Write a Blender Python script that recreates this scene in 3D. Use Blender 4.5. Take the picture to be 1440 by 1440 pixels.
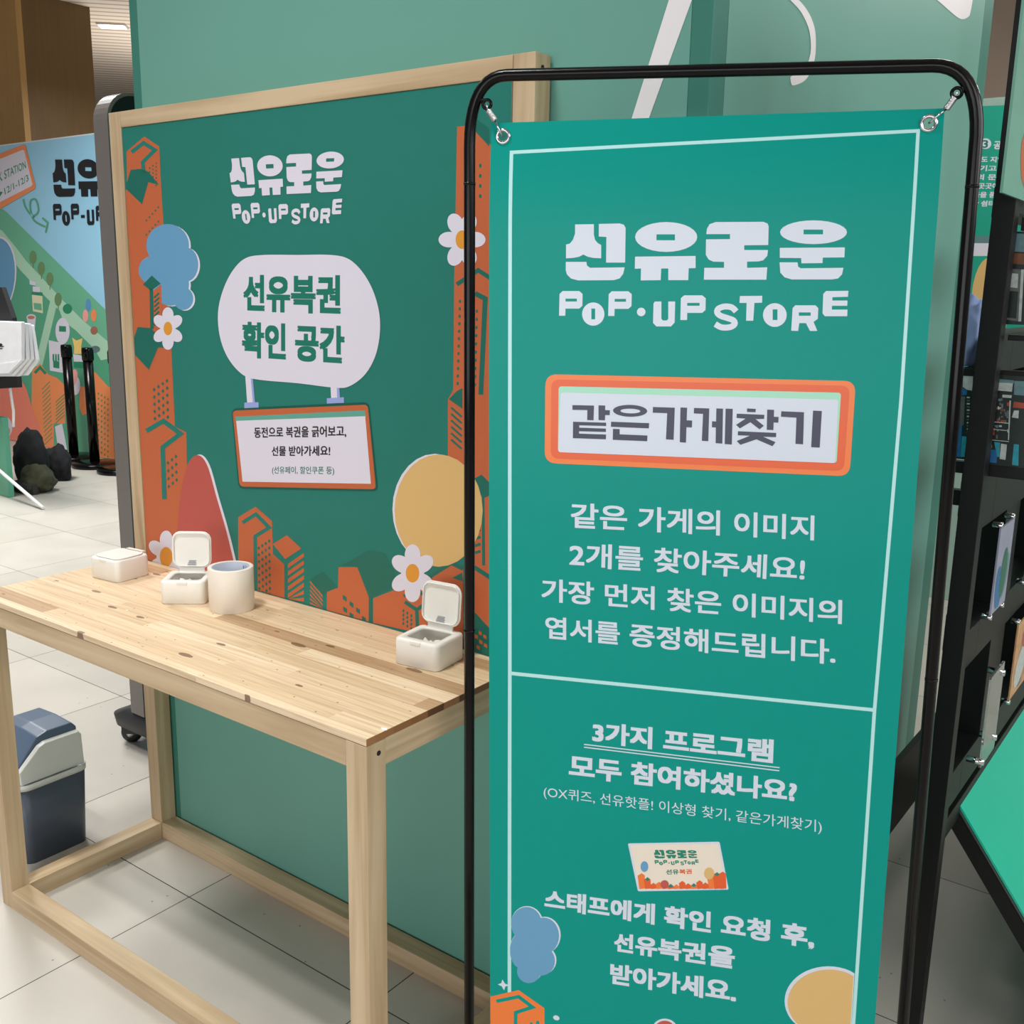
import bpy, bmesh, math, random
from mathutils import Vector, Matrix
from mathutils.geometry import tessellate_polygon
random.seed(7)
for o_ in list(bpy.data.objects): bpy.data.objects.remove(o_)
SC = bpy.context.scene
COL = SC.collection
V = Vector

# ------------------------------------------------------------------ camera
FPX = 1445.3
PITCH, ROLL, YAW = math.radians(-12.2678), math.radians(1.0784), math.radians(36.3637)
CAM = V((1.0234, -1.0312, 1.4170))
FW = V((-math.sin(YAW)*math.cos(PITCH), math.cos(YAW)*math.cos(PITCH), math.sin(PITCH)))
_r = V((math.cos(YAW), math.sin(YAW), 0)); _u = _r.cross(FW)
RT = _r*math.cos(ROLL) + _u*math.sin(ROLL); UP = -_r*math.sin(ROLL) + _u*math.cos(ROLL)
cd = bpy.data.cameras.new('camera'); cam = bpy.data.objects.new('camera', cd); COL.objects.link(cam)
cd.sensor_width = 36; cd.lens = FPX/1440*36; cd.clip_end = 60
cam.matrix_world = Matrix(((RT.x, UP.x, -FW.x, CAM.x), (RT.y, UP.y, -FW.y, CAM.y), (RT.z, UP.z, -FW.z, CAM.z), (0, 0, 0, 1)))
SC.camera = cam

# ------------------------------------------------------------------ world, lights, exposure
w = bpy.data.worlds.new('world'); SC.world = w; w.use_nodes = True
w.node_tree.nodes['Background'].inputs[0].default_value = (0.94, 0.96, 1.0, 1)
w.node_tree.nodes['Background'].inputs[1].default_value = 0.2
SC.view_settings.view_transform = 'Standard'; SC.view_settings.look = 'None'
SC.view_settings.exposure = 0.0; SC.view_settings.gamma = 1.0; SC.view_settings.use_curve_mapping = False
def area(name, loc, power, sx, sy, col=(1, 0.985, 0.965), target=None, spread=180):
    l = bpy.data.lights.new(name, 'AREA'); l.shape = 'RECTANGLE'; l.size = sx; l.size_y = sy; l.energy = power; l.color = col; l.spread = math.radians(spread)
    o = bpy.data.objects.new(name, l); COL.objects.link(o); o.location = loc
    if target is not None:
        o.rotation_euler = (V(target)-V(loc)).to_track_quat('-Z', 'Y').to_euler()
    return o
# overhead lamps, with the added fills marked
area('overhead_light', (-0.45, -0.80, 3.95), 16.5, 0.5, 0.12, spread=85)
area('overhead_light', (-0.45, -1.12, 3.95), 10, 0.5, 0.12, spread=85)
area('overhead_light', (-2.9, 0.3, 3.9), 42, 0.8, 0.8, spread=110)
area('overhead_light', (-5.2, 1.6, 3.9), 140, 1.2, 1.2, spread=130)
area('overhead_light', (-7.6, 5.2, 3.3), 22, 0.6, 0.6)
area('fill_uplight', (-9.5, 6.6, 2.4), 48, 1.5, 1.5, (1, 0.95, 0.88), (-9.5, 6.6, 4.0))  # added unseen fill that brightens the slatted ceiling from below
area('overhead_light', (0.4, 3.0, 3.7), 30, 0.8, 0.6)
area('overhead_light', (1.0, 7.4, 3.9), 70, 1.0, 0.6)  # added fill for the back wall, not a known lamp
# added soft fills behind and to the right of the camera, no real source
area('fill_light', (1.2, -6.5, 1.45), 166, 7, 2.2, (1, 0.98, 0.98), (0.2, 0, 1.2))
area('fill_light', (5.5, 2.4, 3.2), 135, 4, 1.8, (1, 0.98, 0.98), (0.3, 1.0, 1.2))
area('fill_light', (5.2, -1.6, 3.3), 85, 3, 1.8, (1, 0.98, 0.98), (0.3, 1.0, 1.2))

# ------------------------------------------------------------------ helpers
def lin(c):
    f = lambda x: (x/12.92 if x <= 0.04045 else ((x+0.055)/1.055)**2.4)
    return tuple(f(v/255) for v in c[:3]) + (1.0,)
MATS = {}
def mat(name, rgb=None, rough=0.5, metal=0.0, spec=0.5, emit=None, alpha=None, trans=None, mottle=0.03, mscale=30):
    if name in MATS: return MATS[name]
    m = bpy.data.materials.new(name); m.use_nodes = True; MATS[name] = m
    nt = m.node_tree; b = nt.nodes['Principled BSDF']
    b.inputs['Roughness'].default_value = rough; b.inputs['Metallic'].default_value = metal
    b.inputs['Specular IOR Level'].default_value = spec
    c = lin(rgb)
    if mottle:
        tc = nt.nodes.new('ShaderNodeTexCoord'); n = nt.nodes.new('ShaderNodeTexNoise'); n.inputs['Scale'].default_value = mscale
        r = nt.nodes.new('ShaderNodeValToRGB')
        r.color_ramp.elements[0].position = 0.3; r.color_ramp.elements[1].position = 0.7
        r.color_ramp.elements[0].color = tuple(v*(1-mottle) for v in c[:3])+(1,); r.color_ramp.elements[1].color = tuple(min(1, v*(1+mottle)) for v in c[:3])+(1,)
        nt.links.new(tc.outputs['Object'], n.inputs['Vector']); nt.links.new(n.outputs[0], r.inputs[0]); nt.links.new(r.outputs[0], b.inputs['Base Color'])
    else:
        b.inputs['Base Color'].default_value = c
    if emit:
        b.inputs['Emission Color'].default_value = lin(emit[0]); b.inputs['Emission Strength'].default_value = emit[1]
    if trans: b.inputs['Transmission Weight'].default_value = trans
    return m
def N(nt, kind, **kw):
    n = nt.nodes.new(kind)
    for k, v in kw.items(): setattr(n, k, v)
    return n
def math_node(nt, op, a, b=None):
    n = nt.nodes.new('ShaderNodeMath'); n.operation = op
    for i, x in enumerate((a, b)):
        if x is None: continue
        if isinstance(x, (int, float)): n.inputs[i].default_value = x
        else: nt.links.new(x, n.inputs[i])
    return n.outputs[0]
def lumber(name, axis, light=(206, 184, 150), dark=(170, 143, 108)):
    """pine lumber: fine grain stretched along one axis, slow tone changes"""
    m = bpy.data.materials.new(name); m.use_nodes = True; MATS[name] = m
    nt = m.node_tree; b = nt.nodes['Principled BSDF']; b.inputs['Roughness'].default_value = 0.55
    tc = N(nt, 'ShaderNodeTexCoord'); mp = N(nt, 'ShaderNodeMapping'); sc = [38, 38, 38]; sc[axis] = 1.6
    mp.inputs['Scale'].default_value = sc
    n1 = N(nt, 'ShaderNodeTexNoise'); n1.inputs['Scale'].default_value = 1.0; n1.inputs['Detail'].default_value = 6; n1.inputs['Distortion'].default_value = 0.6
    n2 = N(nt, 'ShaderNodeTexNoise'); n2.inputs['Scale'].default_value = 3.2
    nt.links.new(tc.outputs['Object'], mp.inputs[0]); nt.links.new(mp.outputs[0], n1.inputs['Vector']); nt.links.new(tc.outputs['Object'], n2.inputs['Vector'])
    f = math_node(nt, 'ADD', math_node(nt, 'MULTIPLY', n1.outputs[0], 0.75), math_node(nt, 'MULTIPLY', n2.outputs[0], 0.25))
    r = N(nt, 'ShaderNodeValToRGB'); r.color_ramp.elements[0].position = 0.33; r.color_ramp.elements[1].position = 0.62
    r.color_ramp.elements[0].color = lin(dark); r.color_ramp.elements[1].color = lin(light)
    nt.links.new(f, r.inputs[0]); nt.links.new(r.outputs[0], b.inputs['Base Color'])
    bp = N(nt, 'ShaderNodeBump'); bp.inputs['Strength'].default_value = 0.06; bp.inputs['Distance'].default_value = 0.002
    nt.links.new(n1.outputs[0], bp.inputs['Height']); nt.links.new(bp.outputs[0], b.inputs['Normal'])
    return m
LX, LY, LZ = lumber('pine_along_x', 0), lumber('pine_along_y', 1), lumber('pine_along_z', 2)

def butcher(name):
    """finger-jointed pine panel: 42 mm strips along x, each a row of blocks with its own tone, knots, dark end grain"""
    m = bpy.data.materials.new(name); m.use_nodes = True; MATS[name] = m
    nt = m.node_tree; b = nt.nodes['Principled BSDF']; b.inputs['Roughness'].default_value = 0.42
    L = nt.links.new
    tc = N(nt, 'ShaderNodeTexCoord'); sx = N(nt, 'ShaderNodeSeparateXYZ'); L(tc.outputs['Object'], sx.inputs[0])
    row = math_node(nt, 'FLOOR', math_node(nt, 'MULTIPLY', sx.outputs[1], 1/0.04))
    wn = N(nt, 'ShaderNodeTexWhiteNoise', noise_dimensions='1D'); L(row, wn.inputs['W'])
    off = math_node(nt, 'MULTIPLY', wn.outputs['Value'], 3.7)
    blk = math_node(nt, 'FLOOR', math_node(nt, 'MULTIPLY', math_node(nt, 'ADD', sx.outputs[0], off), 1/0.42))
    cv = N(nt, 'ShaderNodeCombineXYZ'); L(row, cv.inputs[0]); L(blk, cv.inputs[1])
    wn2 = N(nt, 'ShaderNodeTexWhiteNoise', noise_dimensions='2D'); L(cv.outputs[0], wn2.inputs['Vector'])
    tone = N(nt, 'ShaderNodeValToRGB'); e = tone.color_ramp.elements
    e[0].position = 0.0; e[0].color = lin((178, 147, 111)); e[1].position = 1.0; e[1].color = lin((229, 208, 176))
    for p_, c_ in ((0.2, (190, 158, 120)), (0.3, (213, 188, 152)), (0.6, (220, 197, 162))):
        x = e.new(p_); x.color = lin(c_)
    L(wn2.outputs['Value'], tone.inputs[0])
    # grain, shifted per block
    ad = N(nt, 'ShaderNodeVectorMath', operation='ADD'); L(tc.outputs['Object'], ad.inputs[0]); sc = N(nt, 'ShaderNodeVectorMath', operation='SCALE'); L(cv.outputs[0], sc.inputs[0]); sc.inputs['Scale'].default_value = 3.17; L(sc.outputs[0], ad.inputs[1])
    mp = N(nt, 'ShaderNodeMapping'); mp.inputs['Scale'].default_value = (4, 120, 120); L(ad.outputs[0], mp.inputs[0])
    gr = N(nt, 'ShaderNodeTexNoise'); gr.inputs['Scale'].default_value = 1; gr.inputs['Detail'].default_value = 5; gr.inputs['Distortion'].default_value = 0.8; L(mp.outputs[0], gr.inputs['Vector'])
    gramp = N(nt, 'ShaderNodeValToRGB'); gramp.color_ramp.elements[0].position = 0.3; gramp.color_ramp.elements[0].color = (0.74, 0.66, 0.57, 1); gramp.color_ramp.elements[1].position = 0.58; gramp.color_ramp.elements[1].color = (1, 1, 1, 1); L(gr.outputs[0], gramp.inputs[0])
    mx = N(nt, 'ShaderNodeMixRGB', blend_type='MULTIPLY'); mx.inputs[0].default_value = 0.85; L(tone.outputs[0], mx.inputs[1]); L(gramp.outputs[0], mx.inputs[2])
    # knots: stretched voronoi cells, few of them dark
    mk = N(nt, 'ShaderNodeMapping'); mk.inputs['Scale'].default_value = (8, 24, 1); L(tc.outputs['Object'], mk.inputs[0])
    vo = N(nt, 'ShaderNodeTexVoronoi', voronoi_dimensions='2D'); vo.inputs['Scale'].default_value = 1.0; L(mk.outputs[0], vo.inputs['Vector'])
    vs = N(nt, 'ShaderNodeSeparateXYZ'); L(vo.outputs['Color'], vs.inputs[0])
    size = math_node(nt, 'MULTIPLY', math_node(nt, 'GREATER_THAN', vs.outputs[0], 0.5), math_node(nt, 'MULTIPLY', math_node(nt, 'POWER', vs.outputs[1], 2.2), 0.17))
    wob = N(nt, 'ShaderNodeTexNoise'); wob.inputs['Scale'].default_value = 60; L(tc.outputs['Object'], wob.inputs['Vector'])
    kn1 = math_node(nt, 'LESS_THAN', math_node(nt, 'ADD', vo.outputs['Distance'], math_node(nt, 'MULTIPLY', math_node(nt, 'SUBTRACT', wob.outputs[0], 0.5), 0.09)), size)
    mk3 = N(nt, 'ShaderNodeMapping'); mk3.inputs['Scale'].default_value = (26, 44, 1); L(tc.outputs['Object'], mk3.inputs[0])
    vo3 = N(nt, 'ShaderNodeTexVoronoi', voronoi_dimensions='2D'); vo3.inputs['Scale'].default_value = 1.0; L(mk3.outputs[0], vo3.inputs['Vector'])
    v3s = N(nt, 'ShaderNodeSeparateXYZ'); L(vo3.outputs['Color'], v3s.inputs[0])
    kn2 = math_node(nt, 'MULTIPLY', math_node(nt, 'LESS_THAN', vo3.outputs['Distance'], 0.06), math_node(nt, 'GREATER_THAN', v3s.outputs[0], 0.86))
    kn = math_node(nt, 'MAXIMUM', kn1, kn2)
    mk2 = N(nt, 'ShaderNodeMixRGB'); L(math_node(nt, 'MULTIPLY', kn, 0.8), mk2.inputs[0]); L(mx.outputs[0], mk2.inputs[1]); mk2.inputs[2].default_value = lin((96, 62, 36))
    # thin seams
    fr = math_node(nt, 'FRACT', math_node(nt, 'MULTIPLY', sx.outputs[1], 1/0.04))
    seam = math_node(nt, 'LESS_THAN', fr, 0.03)
    ms = N(nt, 'ShaderNodeMixRGB'); L(math_node(nt, 'MULTIPLY', seam, 0.35), ms.inputs[0]); L(mk2.outputs[0], ms.inputs[1]); ms.inputs[2].default_value = lin((130, 92, 55))
    # end grain on the short sides
    ge = N(nt, 'ShaderNodeNewGeometry'); gs = N(nt, 'ShaderNodeSeparateXYZ'); L(ge.outputs['True Normal'], gs.inputs[0])
    endf = math_node(nt, 'GREATER_THAN', math_node(nt, 'ABSOLUTE', gs.outputs[0]), 0.8)
    er = N(nt, 'ShaderNodeValToRGB'); er.color_ramp.elements[0].color = lin((92, 58, 34)); er.color_ramp.elements[1].color = lin((160, 112, 70)); L(wn2.outputs['Value'], er.inputs[0])
    mo = N(nt, 'ShaderNodeMixRGB'); L(endf, mo.inputs[0]); L(ms.outputs[0], mo.inputs[1]); L(er.outputs[0], mo.inputs[2])
    L(mo.outputs[0], b.inputs['Base Color'])
    return m

def link(name, me, parent=None, loc=None):
    o = bpy.data.objects.new(name, me); COL.objects.link(o)
    if parent is not None: o.parent = parent
    if loc is not None: o.location = loc
    return o
def tag(o, label=None, cat=None, group=None, kind=None):
    if label: o['label'] = label
    if cat: o['category'] = cat
    if group: o['group'] = group
    if kind: o['kind'] = kind
    return o
def empty(name, loc, label, cat, group=None, rz=0):
    o = bpy.data.objects.new(name, None); COL.objects.link(o); o.location = loc; o.rotation_euler.z = rz; o.empty_display_size = 0.1
    return tag(o, label, cat, group)
def mesh_from(bm, mats, smooth=False):
    me = bpy.data.meshes.new('m'); bmesh.ops.recalc_face_normals(bm, faces=bm.faces[:]); bm.to_mesh(me); bm.free()
    for m in (mats if isinstance(mats, (list, tuple)) else [mats]): me.materials.append(m)
    if smooth:
        for p in me.polygons: p.use_smooth = True
    return me
def add_box(bm, a, b, mi=0):
    vs = [bm.verts.new((x, y, z)) for z in (a[2], b[2]) for y in (a[1], b[1]) for x in (a[0], b[0])]
    for f in ((0, 2, 3, 1), (4, 5, 7, 6), (0, 1, 5, 4), (2, 6, 7, 3), (0, 4, 6, 2), (1, 3, 7, 5)):
        fc = bm.faces.new([vs[i] for i in f]); fc.material_index = mi
    return vs
def bevel(bm, w, seg=2):
    bmesh.ops.bevel(bm, geom=bm.edges[:], offset=w, segments=seg, affect='EDGES', profile=0.6)
def box_part(name, a, b, m, parent, bev=0.0015):
    """a box whose mesh is relative to the parent's location"""
    bm = bmesh.new(); add_box(bm, a, b)
    if bev: bevel(bm, bev)
    return link(name, mesh_from(bm, m), parent)
def lathe(bm, prof, n=40, c=(0, 0), mi=0):
    rings = []
    for r, z in prof:
        if r < 1e-6: rings.append([bm.verts.new((c[0], c[1], z))])
        else: rings.append([bm.verts.new((c[0]+r*math.cos(2*math.pi*i/n), c[1]+r*math.sin(2*math.pi*i/n), z)) for i in range(n)])
    for A, B in zip(rings, rings[1:]):
        for i in range(n):
            j = (i+1) % n
            if len(A) == 1 and len(B) == 1: continue
            if len(A) == 1: f = bm.faces.new((A[0], B[j], B[i]))
            elif len(B) == 1: f = bm.faces.new((A[i], A[j], B[0]))
            else: f = bm.faces.new((A[i], A[j], B[j], B[i]))
            f.material_index = mi; f.smooth = True
def tube(bm, pts, r, n=14, closed=False, mi=0, cap=True):
    pts = [V(p) for p in pts]; K = len(pts); rings = []; prev = None
    for k in range(K):
        a = pts[(k-1) % K] if (closed or k > 0) else pts[k]; b = pts[(k+1) % K] if (closed or k < K-1) else pts[k]
        t = (b-a).normalized()
        if prev is None:
            s = t.orthogonal().normalized()
        else:
            s = (prev - t*prev.dot(t)).normalized()
        prev = s; q = t.cross(s)
        rr = r[k] if isinstance(r, (list, tuple)) else r
        rings.append([bm.verts.new(pts[k]+s*rr*math.cos(2*math.pi*i/n)+q*rr*math.sin(2*math.pi*i/n)) for i in range(n)])
    for k in range(K if closed else K-1):
        A, B = rings[k], rings[(k+1) % K]
        for i in range(n):
            f = bm.faces.new((A[i], A[(i+1) % n], B[(i+1) % n], B[i])); f.smooth = True; f.material_index = mi
    if cap and not closed:
        bm.faces.new(rings[0][::-1]).material_index = mi; bm.faces.new(rings[-1]).material_index = mi
def rrect(w, d, r, n=6):
    out = []
    for cx, cy, a0 in ((w/2-r, d/2-r, 0), (-w/2+r, d/2-r, 90), (-w/2+r, -d/2+r, 180), (w/2-r, -d/2+r, 270)):
        for i in range(n+1):
            a = math.radians(a0+90*i/n); out.append((cx+r*math.cos(a), cy+r*math.sin(a)))
    return out
def loft(bm, loops, cap0=True, cap1=True, mi=0, smooth=True):
    R = [[bm.verts.new(p) for p in lp] for lp in loops]; n = len(R[0])
    for A, B in zip(R, R[1:]):
        for i in range(n):
            f = bm.faces.new((A[i], A[(i+1) % n], B[(i+1) % n], B[i])); f.smooth = smooth; f.material_index = mi
    if cap0: bm.faces.new(R[0][::-1]).material_index = mi
    if cap1: bm.faces.new(R[-1]).material_index = mi
def ray(x, y): return FW + RT*((x-720)/FPX) - UP*((y-720)/FPX)
def at_y(x, y, Y): d = ray(x, y); return CAM + d*((Y-CAM.y)/d.y)
def at_x(x, y, X): d = ray(x, y); return CAM + d*((X-CAM.x)/d.x)
def at_z(x, y, Z): d = ray(x, y); return CAM + d*((Z-CAM.z)/d.z)

# ------------------------------------------------------------------ flat printed artwork on a plane
def homography(src, dst):
    A = []; B = []
    for (x, y), (u, v) in zip(src, dst):
        A.append([x, y, 1, 0, 0, 0, -u*x, -u*y]); B.append(u); A.append([0, 0, 0, x, y, 1, -v*x, -v*y]); B.append(v)
    n = 8; M = [A[i]+[B[i]] for i in range(n)]
    for i in range(n):
        p = max(range(i, n), key=lambda k: abs(M[k][i])); M[i], M[p] = M[p], M[i]
        for k in range(n):
            if k != i:
                f = M[k][i]/M[i][i]
                for j in range(i, n+1): M[k][j] -= f*M[i][j]
    h = [M[i][n]/M[i][i] for i in range(n)]
    def f(x, y):
        w_ = h[6]*x+h[7]*y+1
        return ((h[0]*x+h[1]*y+h[2])/w_, (h[3]*x+h[4]*y+h[5])/w_)
    return f
def smooth_closed(pts, n=8):
    out = []; K = len(pts)
    for k in range(K):
        p0, p1, p2, p3 = (V((*pts[(k+i) % K], 0)) for i in (-1, 0, 1, 2))
        for i in range(n):
            t = i/n
            q = 0.5*((2*p1)+(p2-p0)*t+(2*p0-5*p1+4*p2-p3)*t*t+(3*p1-p0-3*p2+p3)*t**3)
            out.append((q.x, q.y))
    return out
def smooth_open(pts, n=8):
    P = [pts[0]]+list(pts)+[pts[-1]]; out = []
    for k in range(1, len(P)-2):
        p0, p1, p2, p3 = (V((*P[k+i], 0)) for i in (-1, 0, 1, 2))
        for i in range(n):
            t = i/n
            q = 0.5*((2*p1)+(p2-p0)*t+(2*p0-5*p1+4*p2-p3)*t*t+(3*p1-p0-3*p2+p3)*t**3)
            out.append((q.x, q.y))
    return out+[tuple(pts[-1])]
def ell(cx, cy, rx, ry=None, rot=0, n=28):
    ry = ry or rx; a = math.radians(rot)
    return [(cx+rx*math.cos(t)*math.cos(a)-ry*math.sin(t)*math.sin(a), cy+rx*math.cos(t)*math.sin(a)+ry*math.sin(t)*math.cos(a)) for t in (2*math.pi*i/n for i in range(n))]
def rquad(q, r, n=6):
    """quad with rounded corners"""
    out = []
    for k in range(4):
        p = V((*q[k], 0)); a = (V((*q[k-1], 0))-p).normalized(); b = (V((*q[(k+1) % 4], 0))-p).normalized()
        s = p+a*r; e = p+b*r
        for i in range(n+1):
            t = i/n; z = s*(1-t)**2+p*2*t*(1-t)+e*t*t; out.append((z.x, z.y))
    return out
def strokepoly(pts, wd):
    L = []; R = []; K = len(pts); P = [V((p[0], p[1])) for p in pts]
    for k in range(K):
        d1 = (P[k]-P[k-1]).normalized() if k > 0 else (P[1]-P[0]).normalized()
        d2 = (P[k+1]-P[k]).normalized() if k < K-1 else d1
        n1 = V((-d1.y, d1.x)); n2 = V((-d2.y, d2.x)); m_ = n1+n2
        if m_.length < 1e-4: m_ = n1.copy()
        m_.normalize(); s = wd/2/max(0.45, m_.dot(n1))
        L.append(tuple(P[k]+m_*s)); R.append(tuple(P[k]-m_*s))
    return L+R[::-1]
def crop(x0, y0, s, q=None):
    def f(p): return (x0+p[0]/s, y0+p[1]/s)
    return f
def mp(f, pts): return [f(p) for p in pts]
TEXTCACHE = {}
def text_mesh(s):
    if s in TEXTCACHE: return TEXTCACHE[s]
    c = bpy.data.curves.new('t', 'FONT'); c.body = s; c.size = 1; c.resolution_u = 4
    o = bpy.data.objects.new('t', c); COL.objects.link(o)
    me = bpy.data.meshes.new_from_object(o.evaluated_get(bpy.context.evaluated_depsgraph_get()))
    vs = [(v.co.x, v.co.y) for v in me.vertices]; fs = [tuple(p.vertices) for p in me.polygons]
    bpy.data.objects.remove(o); bpy.data.curves.remove(c); bpy.data.meshes.remove(me)
    TEXTCACHE[s] = (vs, fs); return vs, fs
class Art:
    """collects flat printed shapes, given in photo pixels, on the plane (o, X, U) with the normal Nn towards the viewer"""
    STEP = 0.00012
    def __init__(self, o, X, U):
        self.o, self.X, self.U = V(o), V(X).normalized(), V(U).normalized(); self.Nn = self.X.cross(self.U).normalized()
        if self.Nn.dot(CAM-self.o) < 0: self.Nn = -self.Nn
        self.bm = bmesh.new(); self.mats = []
    def uv(self, p):
        d = ray(*p); t = (self.o-CAM).dot(self.Nn)/d.dot(self.Nn); q = CAM+d*t-self.o
        return V((q.dot(self.X), q.dot(self.U)))
    def mi(self, m):
        if m not in self.mats: self.mats.append(m)
        return self.mats.index(m)
    def addL(self, loops, m, layer):
        """loops already in plane coordinates"""
        lp = [[V((p[0], p[1], 0)) for p in l] for l in loops]; flat = [p for l in lp for p in l]
        self.count = getattr(self, 'count', 0)+1
        vs = [self.bm.verts.new((p.x, p.y, layer*self.STEP+self.count*getattr(self, 'stag', 1.5e-7))) for p in flat]; k = self.mi(m)
        for t in tessellate_polygon(lp):
            a, b, c = (flat[i] for i in t)
            ar = (b-a).cross(c-a).z
            if abs(ar) < 1e-12: continue
            t = t if ar > 0 else t[::-1]
            try: f = self.bm.faces.new([vs[i] for i in t]); f.material_index = k
            except ValueError: pass
    def add(self, pts, m, layer=1, holes=()):
        self.addL([[self.uv(p) for p in l] for l in (pts, *holes)], m, layer)
    def stroke(self, pts, wd, m, layer=1): self.add(strokepoly(pts, wd), m, layer)
    def text(self, s, quad, m, layer=1, bold=0.0):
        """quad: top-left, top-right, bottom-right, bottom-left of the ink box, in pixels; bold: extra stroke half-width in em"""
        vs, fs = text_mesh(s); k = self.mi(m)
        x0 = min(v[0] for v in vs)-bold; x1 = max(v[0] for v in vs)+bold; y0 = min(v[1] for v in vs)-bold; y1 = max(v[1] for v in vs)+bold
        h = homography([(x0, y1), (x1, y1), (x1, y0), (x0, y0)], [tuple(self.uv(q)) for q in quad])
        offs = [(0, 0)] if not bold else [(bold*a, bold*b) for a, b in ((1, 1), (-1, 1), (1, -1), (-1, -1), (0, 0))]
        for n_, (dx, dy) in enumerate(offs):
            pv = [h(x+dx, y+dy) for x, y in vs]; bv = [self.bm.verts.new((p[0], p[1], layer*self.STEP+n_*4e-6)) for p in pv]
            for f in fs:
                try: fc = self.bm.faces.new([bv[i] for i in f]); fc.material_index = k
                except ValueError: pass
    def finish(self, name, parent, bend=None, cuts=()):
        bm = self.bm
        for c in cuts:
            bmesh.ops.bisect_plane(bm, geom=bm.verts[:]+bm.edges[:]+bm.faces[:], plane_co=(0, c, 0), plane_no=(0, 1, 0), dist=1e-7)
        pl = parent.matrix_world.translation if parent is not None else V((0, 0, 0))
        pl = parent.location if parent is not None else pl
        for v in bm.verts:
            z = v.co.z + (bend(v.co.x, v.co.y) if bend else 0)
            v.co = self.o + self.X*v.co.x + self.U*v.co.y + self.Nn*z - pl
        bm.normal_update()
        for f in bm.faces:
            if f.normal.dot(self.Nn) < 0 and f.material_index != getattr(self, 'back', -1): f.normal_flip()
        me = bpy.data.meshes.new(name); bm.to_mesh(me); bm.free()
        for m in self.mats: me.materials.append(m)
        return link(name, me, parent)

# wordmark shapes, in the coordinates of one enlargement of the banner
def logo_shapes():
    S = []
    S.append(([(147, 107), (226, 106), (226, 150), (231, 172), (243, 186), (257, 194), (257, 250), (222, 248), (200, 243), (182, 234), (165, 243), (140, 248), (109, 250), (109, 192), (125, 188), (138, 172), (147, 145)], ()))
    S.append(([(247, 105), (335, 103), (352, 108), (360, 122), (358, 268), (278, 268), (279, 160), (247, 158)], ()))
    S.append(([(108, 265), (195, 265), (197, 280), (210, 290), (356, 288), (350, 315), (335, 335), (310, 342), (160, 343), (130, 335), (113, 318), (108, 300)], ()))
    S.append((ell(531, 160, 131, 63), ([(490, 149), (568, 149), (568, 174), (490, 174)],)))
    S.append(([(400, 243), (655, 240), (655, 291), (626, 292), (624, 342), (540, 342), (540, 293), (510, 293), (508, 342), (424, 343), (425, 293), (399, 294)], ()))
    S.append(([(700, 148), (703, 125), (714, 106), (740, 97), (940, 96), (958, 103), (963, 115), (961, 194), (860, 195), (860, 215), (960, 215), (957, 240), (940, 258), (920, 263), (872, 264), (872, 290), (957, 288), (953, 340), (690, 340), (692, 290), (775, 290), (775, 265), (730, 264), (710, 255), (698, 235), (699, 170), (800, 169), (800, 148)], ()))
    S.append((ell(1152, 140, 141, 50), ([(1110, 129), (1192, 129), (1192, 149), (1110, 149)],)))
    S.append(([(1010, 206), (1284, 204), (1282, 246), (1191, 247), (1190, 270), (1101, 271), (1100, 249), (1010, 248)], ()))
    S.append(([(1009, 267), (1085, 267), (1087, 285), (1098, 292), (1278, 290), (1272, 318), (1255, 335), (1230, 339), (1060, 339), (1030, 330), (1012, 310)], ()))
    def P(dx, dy, k=1.0):
        g = lambda x, y: (80+(x-80)*k+dx, 388+(y-388)+dy)
        S.append(([g(*p) for p in ((82, 400), (95, 388), (165, 388), (179, 400), (178, 450), (165, 462), (107, 462), (106, 492), (80, 492))], ([g(*p) for p in ((107, 420), (155, 420), (155, 432), (107, 432))],)))
    P(0, 0); P(207, 1); P(511, 18, 1.08)
    S.append((ell(224, 485, 47, 49), ([(216, 462), (232, 462), (232, 507), (216, 507)],)))
    S.append((ell(426, 476, 18), ()))
    S.append(([(484, 432), (511, 432), (511, 505), (518, 512), (534, 512), (540, 505), (540, 432), (569, 432), (567, 520), (552, 537), (490, 537), (476, 522), (478, 440)], ()))
    S.append((strokepoly(smooth_open([(826, 474), (808, 457), (778, 453), (752, 462), (746, 478), (760, 492), (790, 502), (815, 512), (819, 528), (800, 540), (765, 541), (738, 527)], 3), 25), ()))
    S.append(([(842, 409), (936, 408), (935, 437), (903, 438), (898, 513), (868, 513), (870, 438), (840, 438)], ()))
    S.append((ell(989, 489, 50, 50), ([(980, 465), (1000, 465), (1000, 510), (980, 510)],)))
    S.append(([(1064, 460), (1075, 448), (1160, 448), (1172, 460), (1170, 505), (1152, 518), (1168, 556), (1137, 556), (1120, 523), (1092, 523), (1087, 556), (1058, 555)], ([(1090, 478), (1140, 478), (1140, 492), (1090, 492)],)))
    S.append(([(1193, 400), (1205, 388), (1299, 387), (1297, 412), (1232, 414), (1231, 428), (1295, 428), (1294, 450), (1230, 450), (1229, 466), (1295, 466), (1294, 494), (1200, 494), (1190, 482)], ()))
    return S
LOGO_ANCHOR = [(109, 265), (1284, 204), (1295, 494), (81, 492)]
def put_logo(art, f, m, layer, dash=False):
    for i, (pts, holes) in enumerate(logo_shapes()):
        if dash and i == 13: pts = [(404, 466), (450, 466), (450, 486), (404, 486)]
        art.add([f(*p) for p in pts], m, layer, [[f(*p) for p in h] for h in holes])

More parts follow.
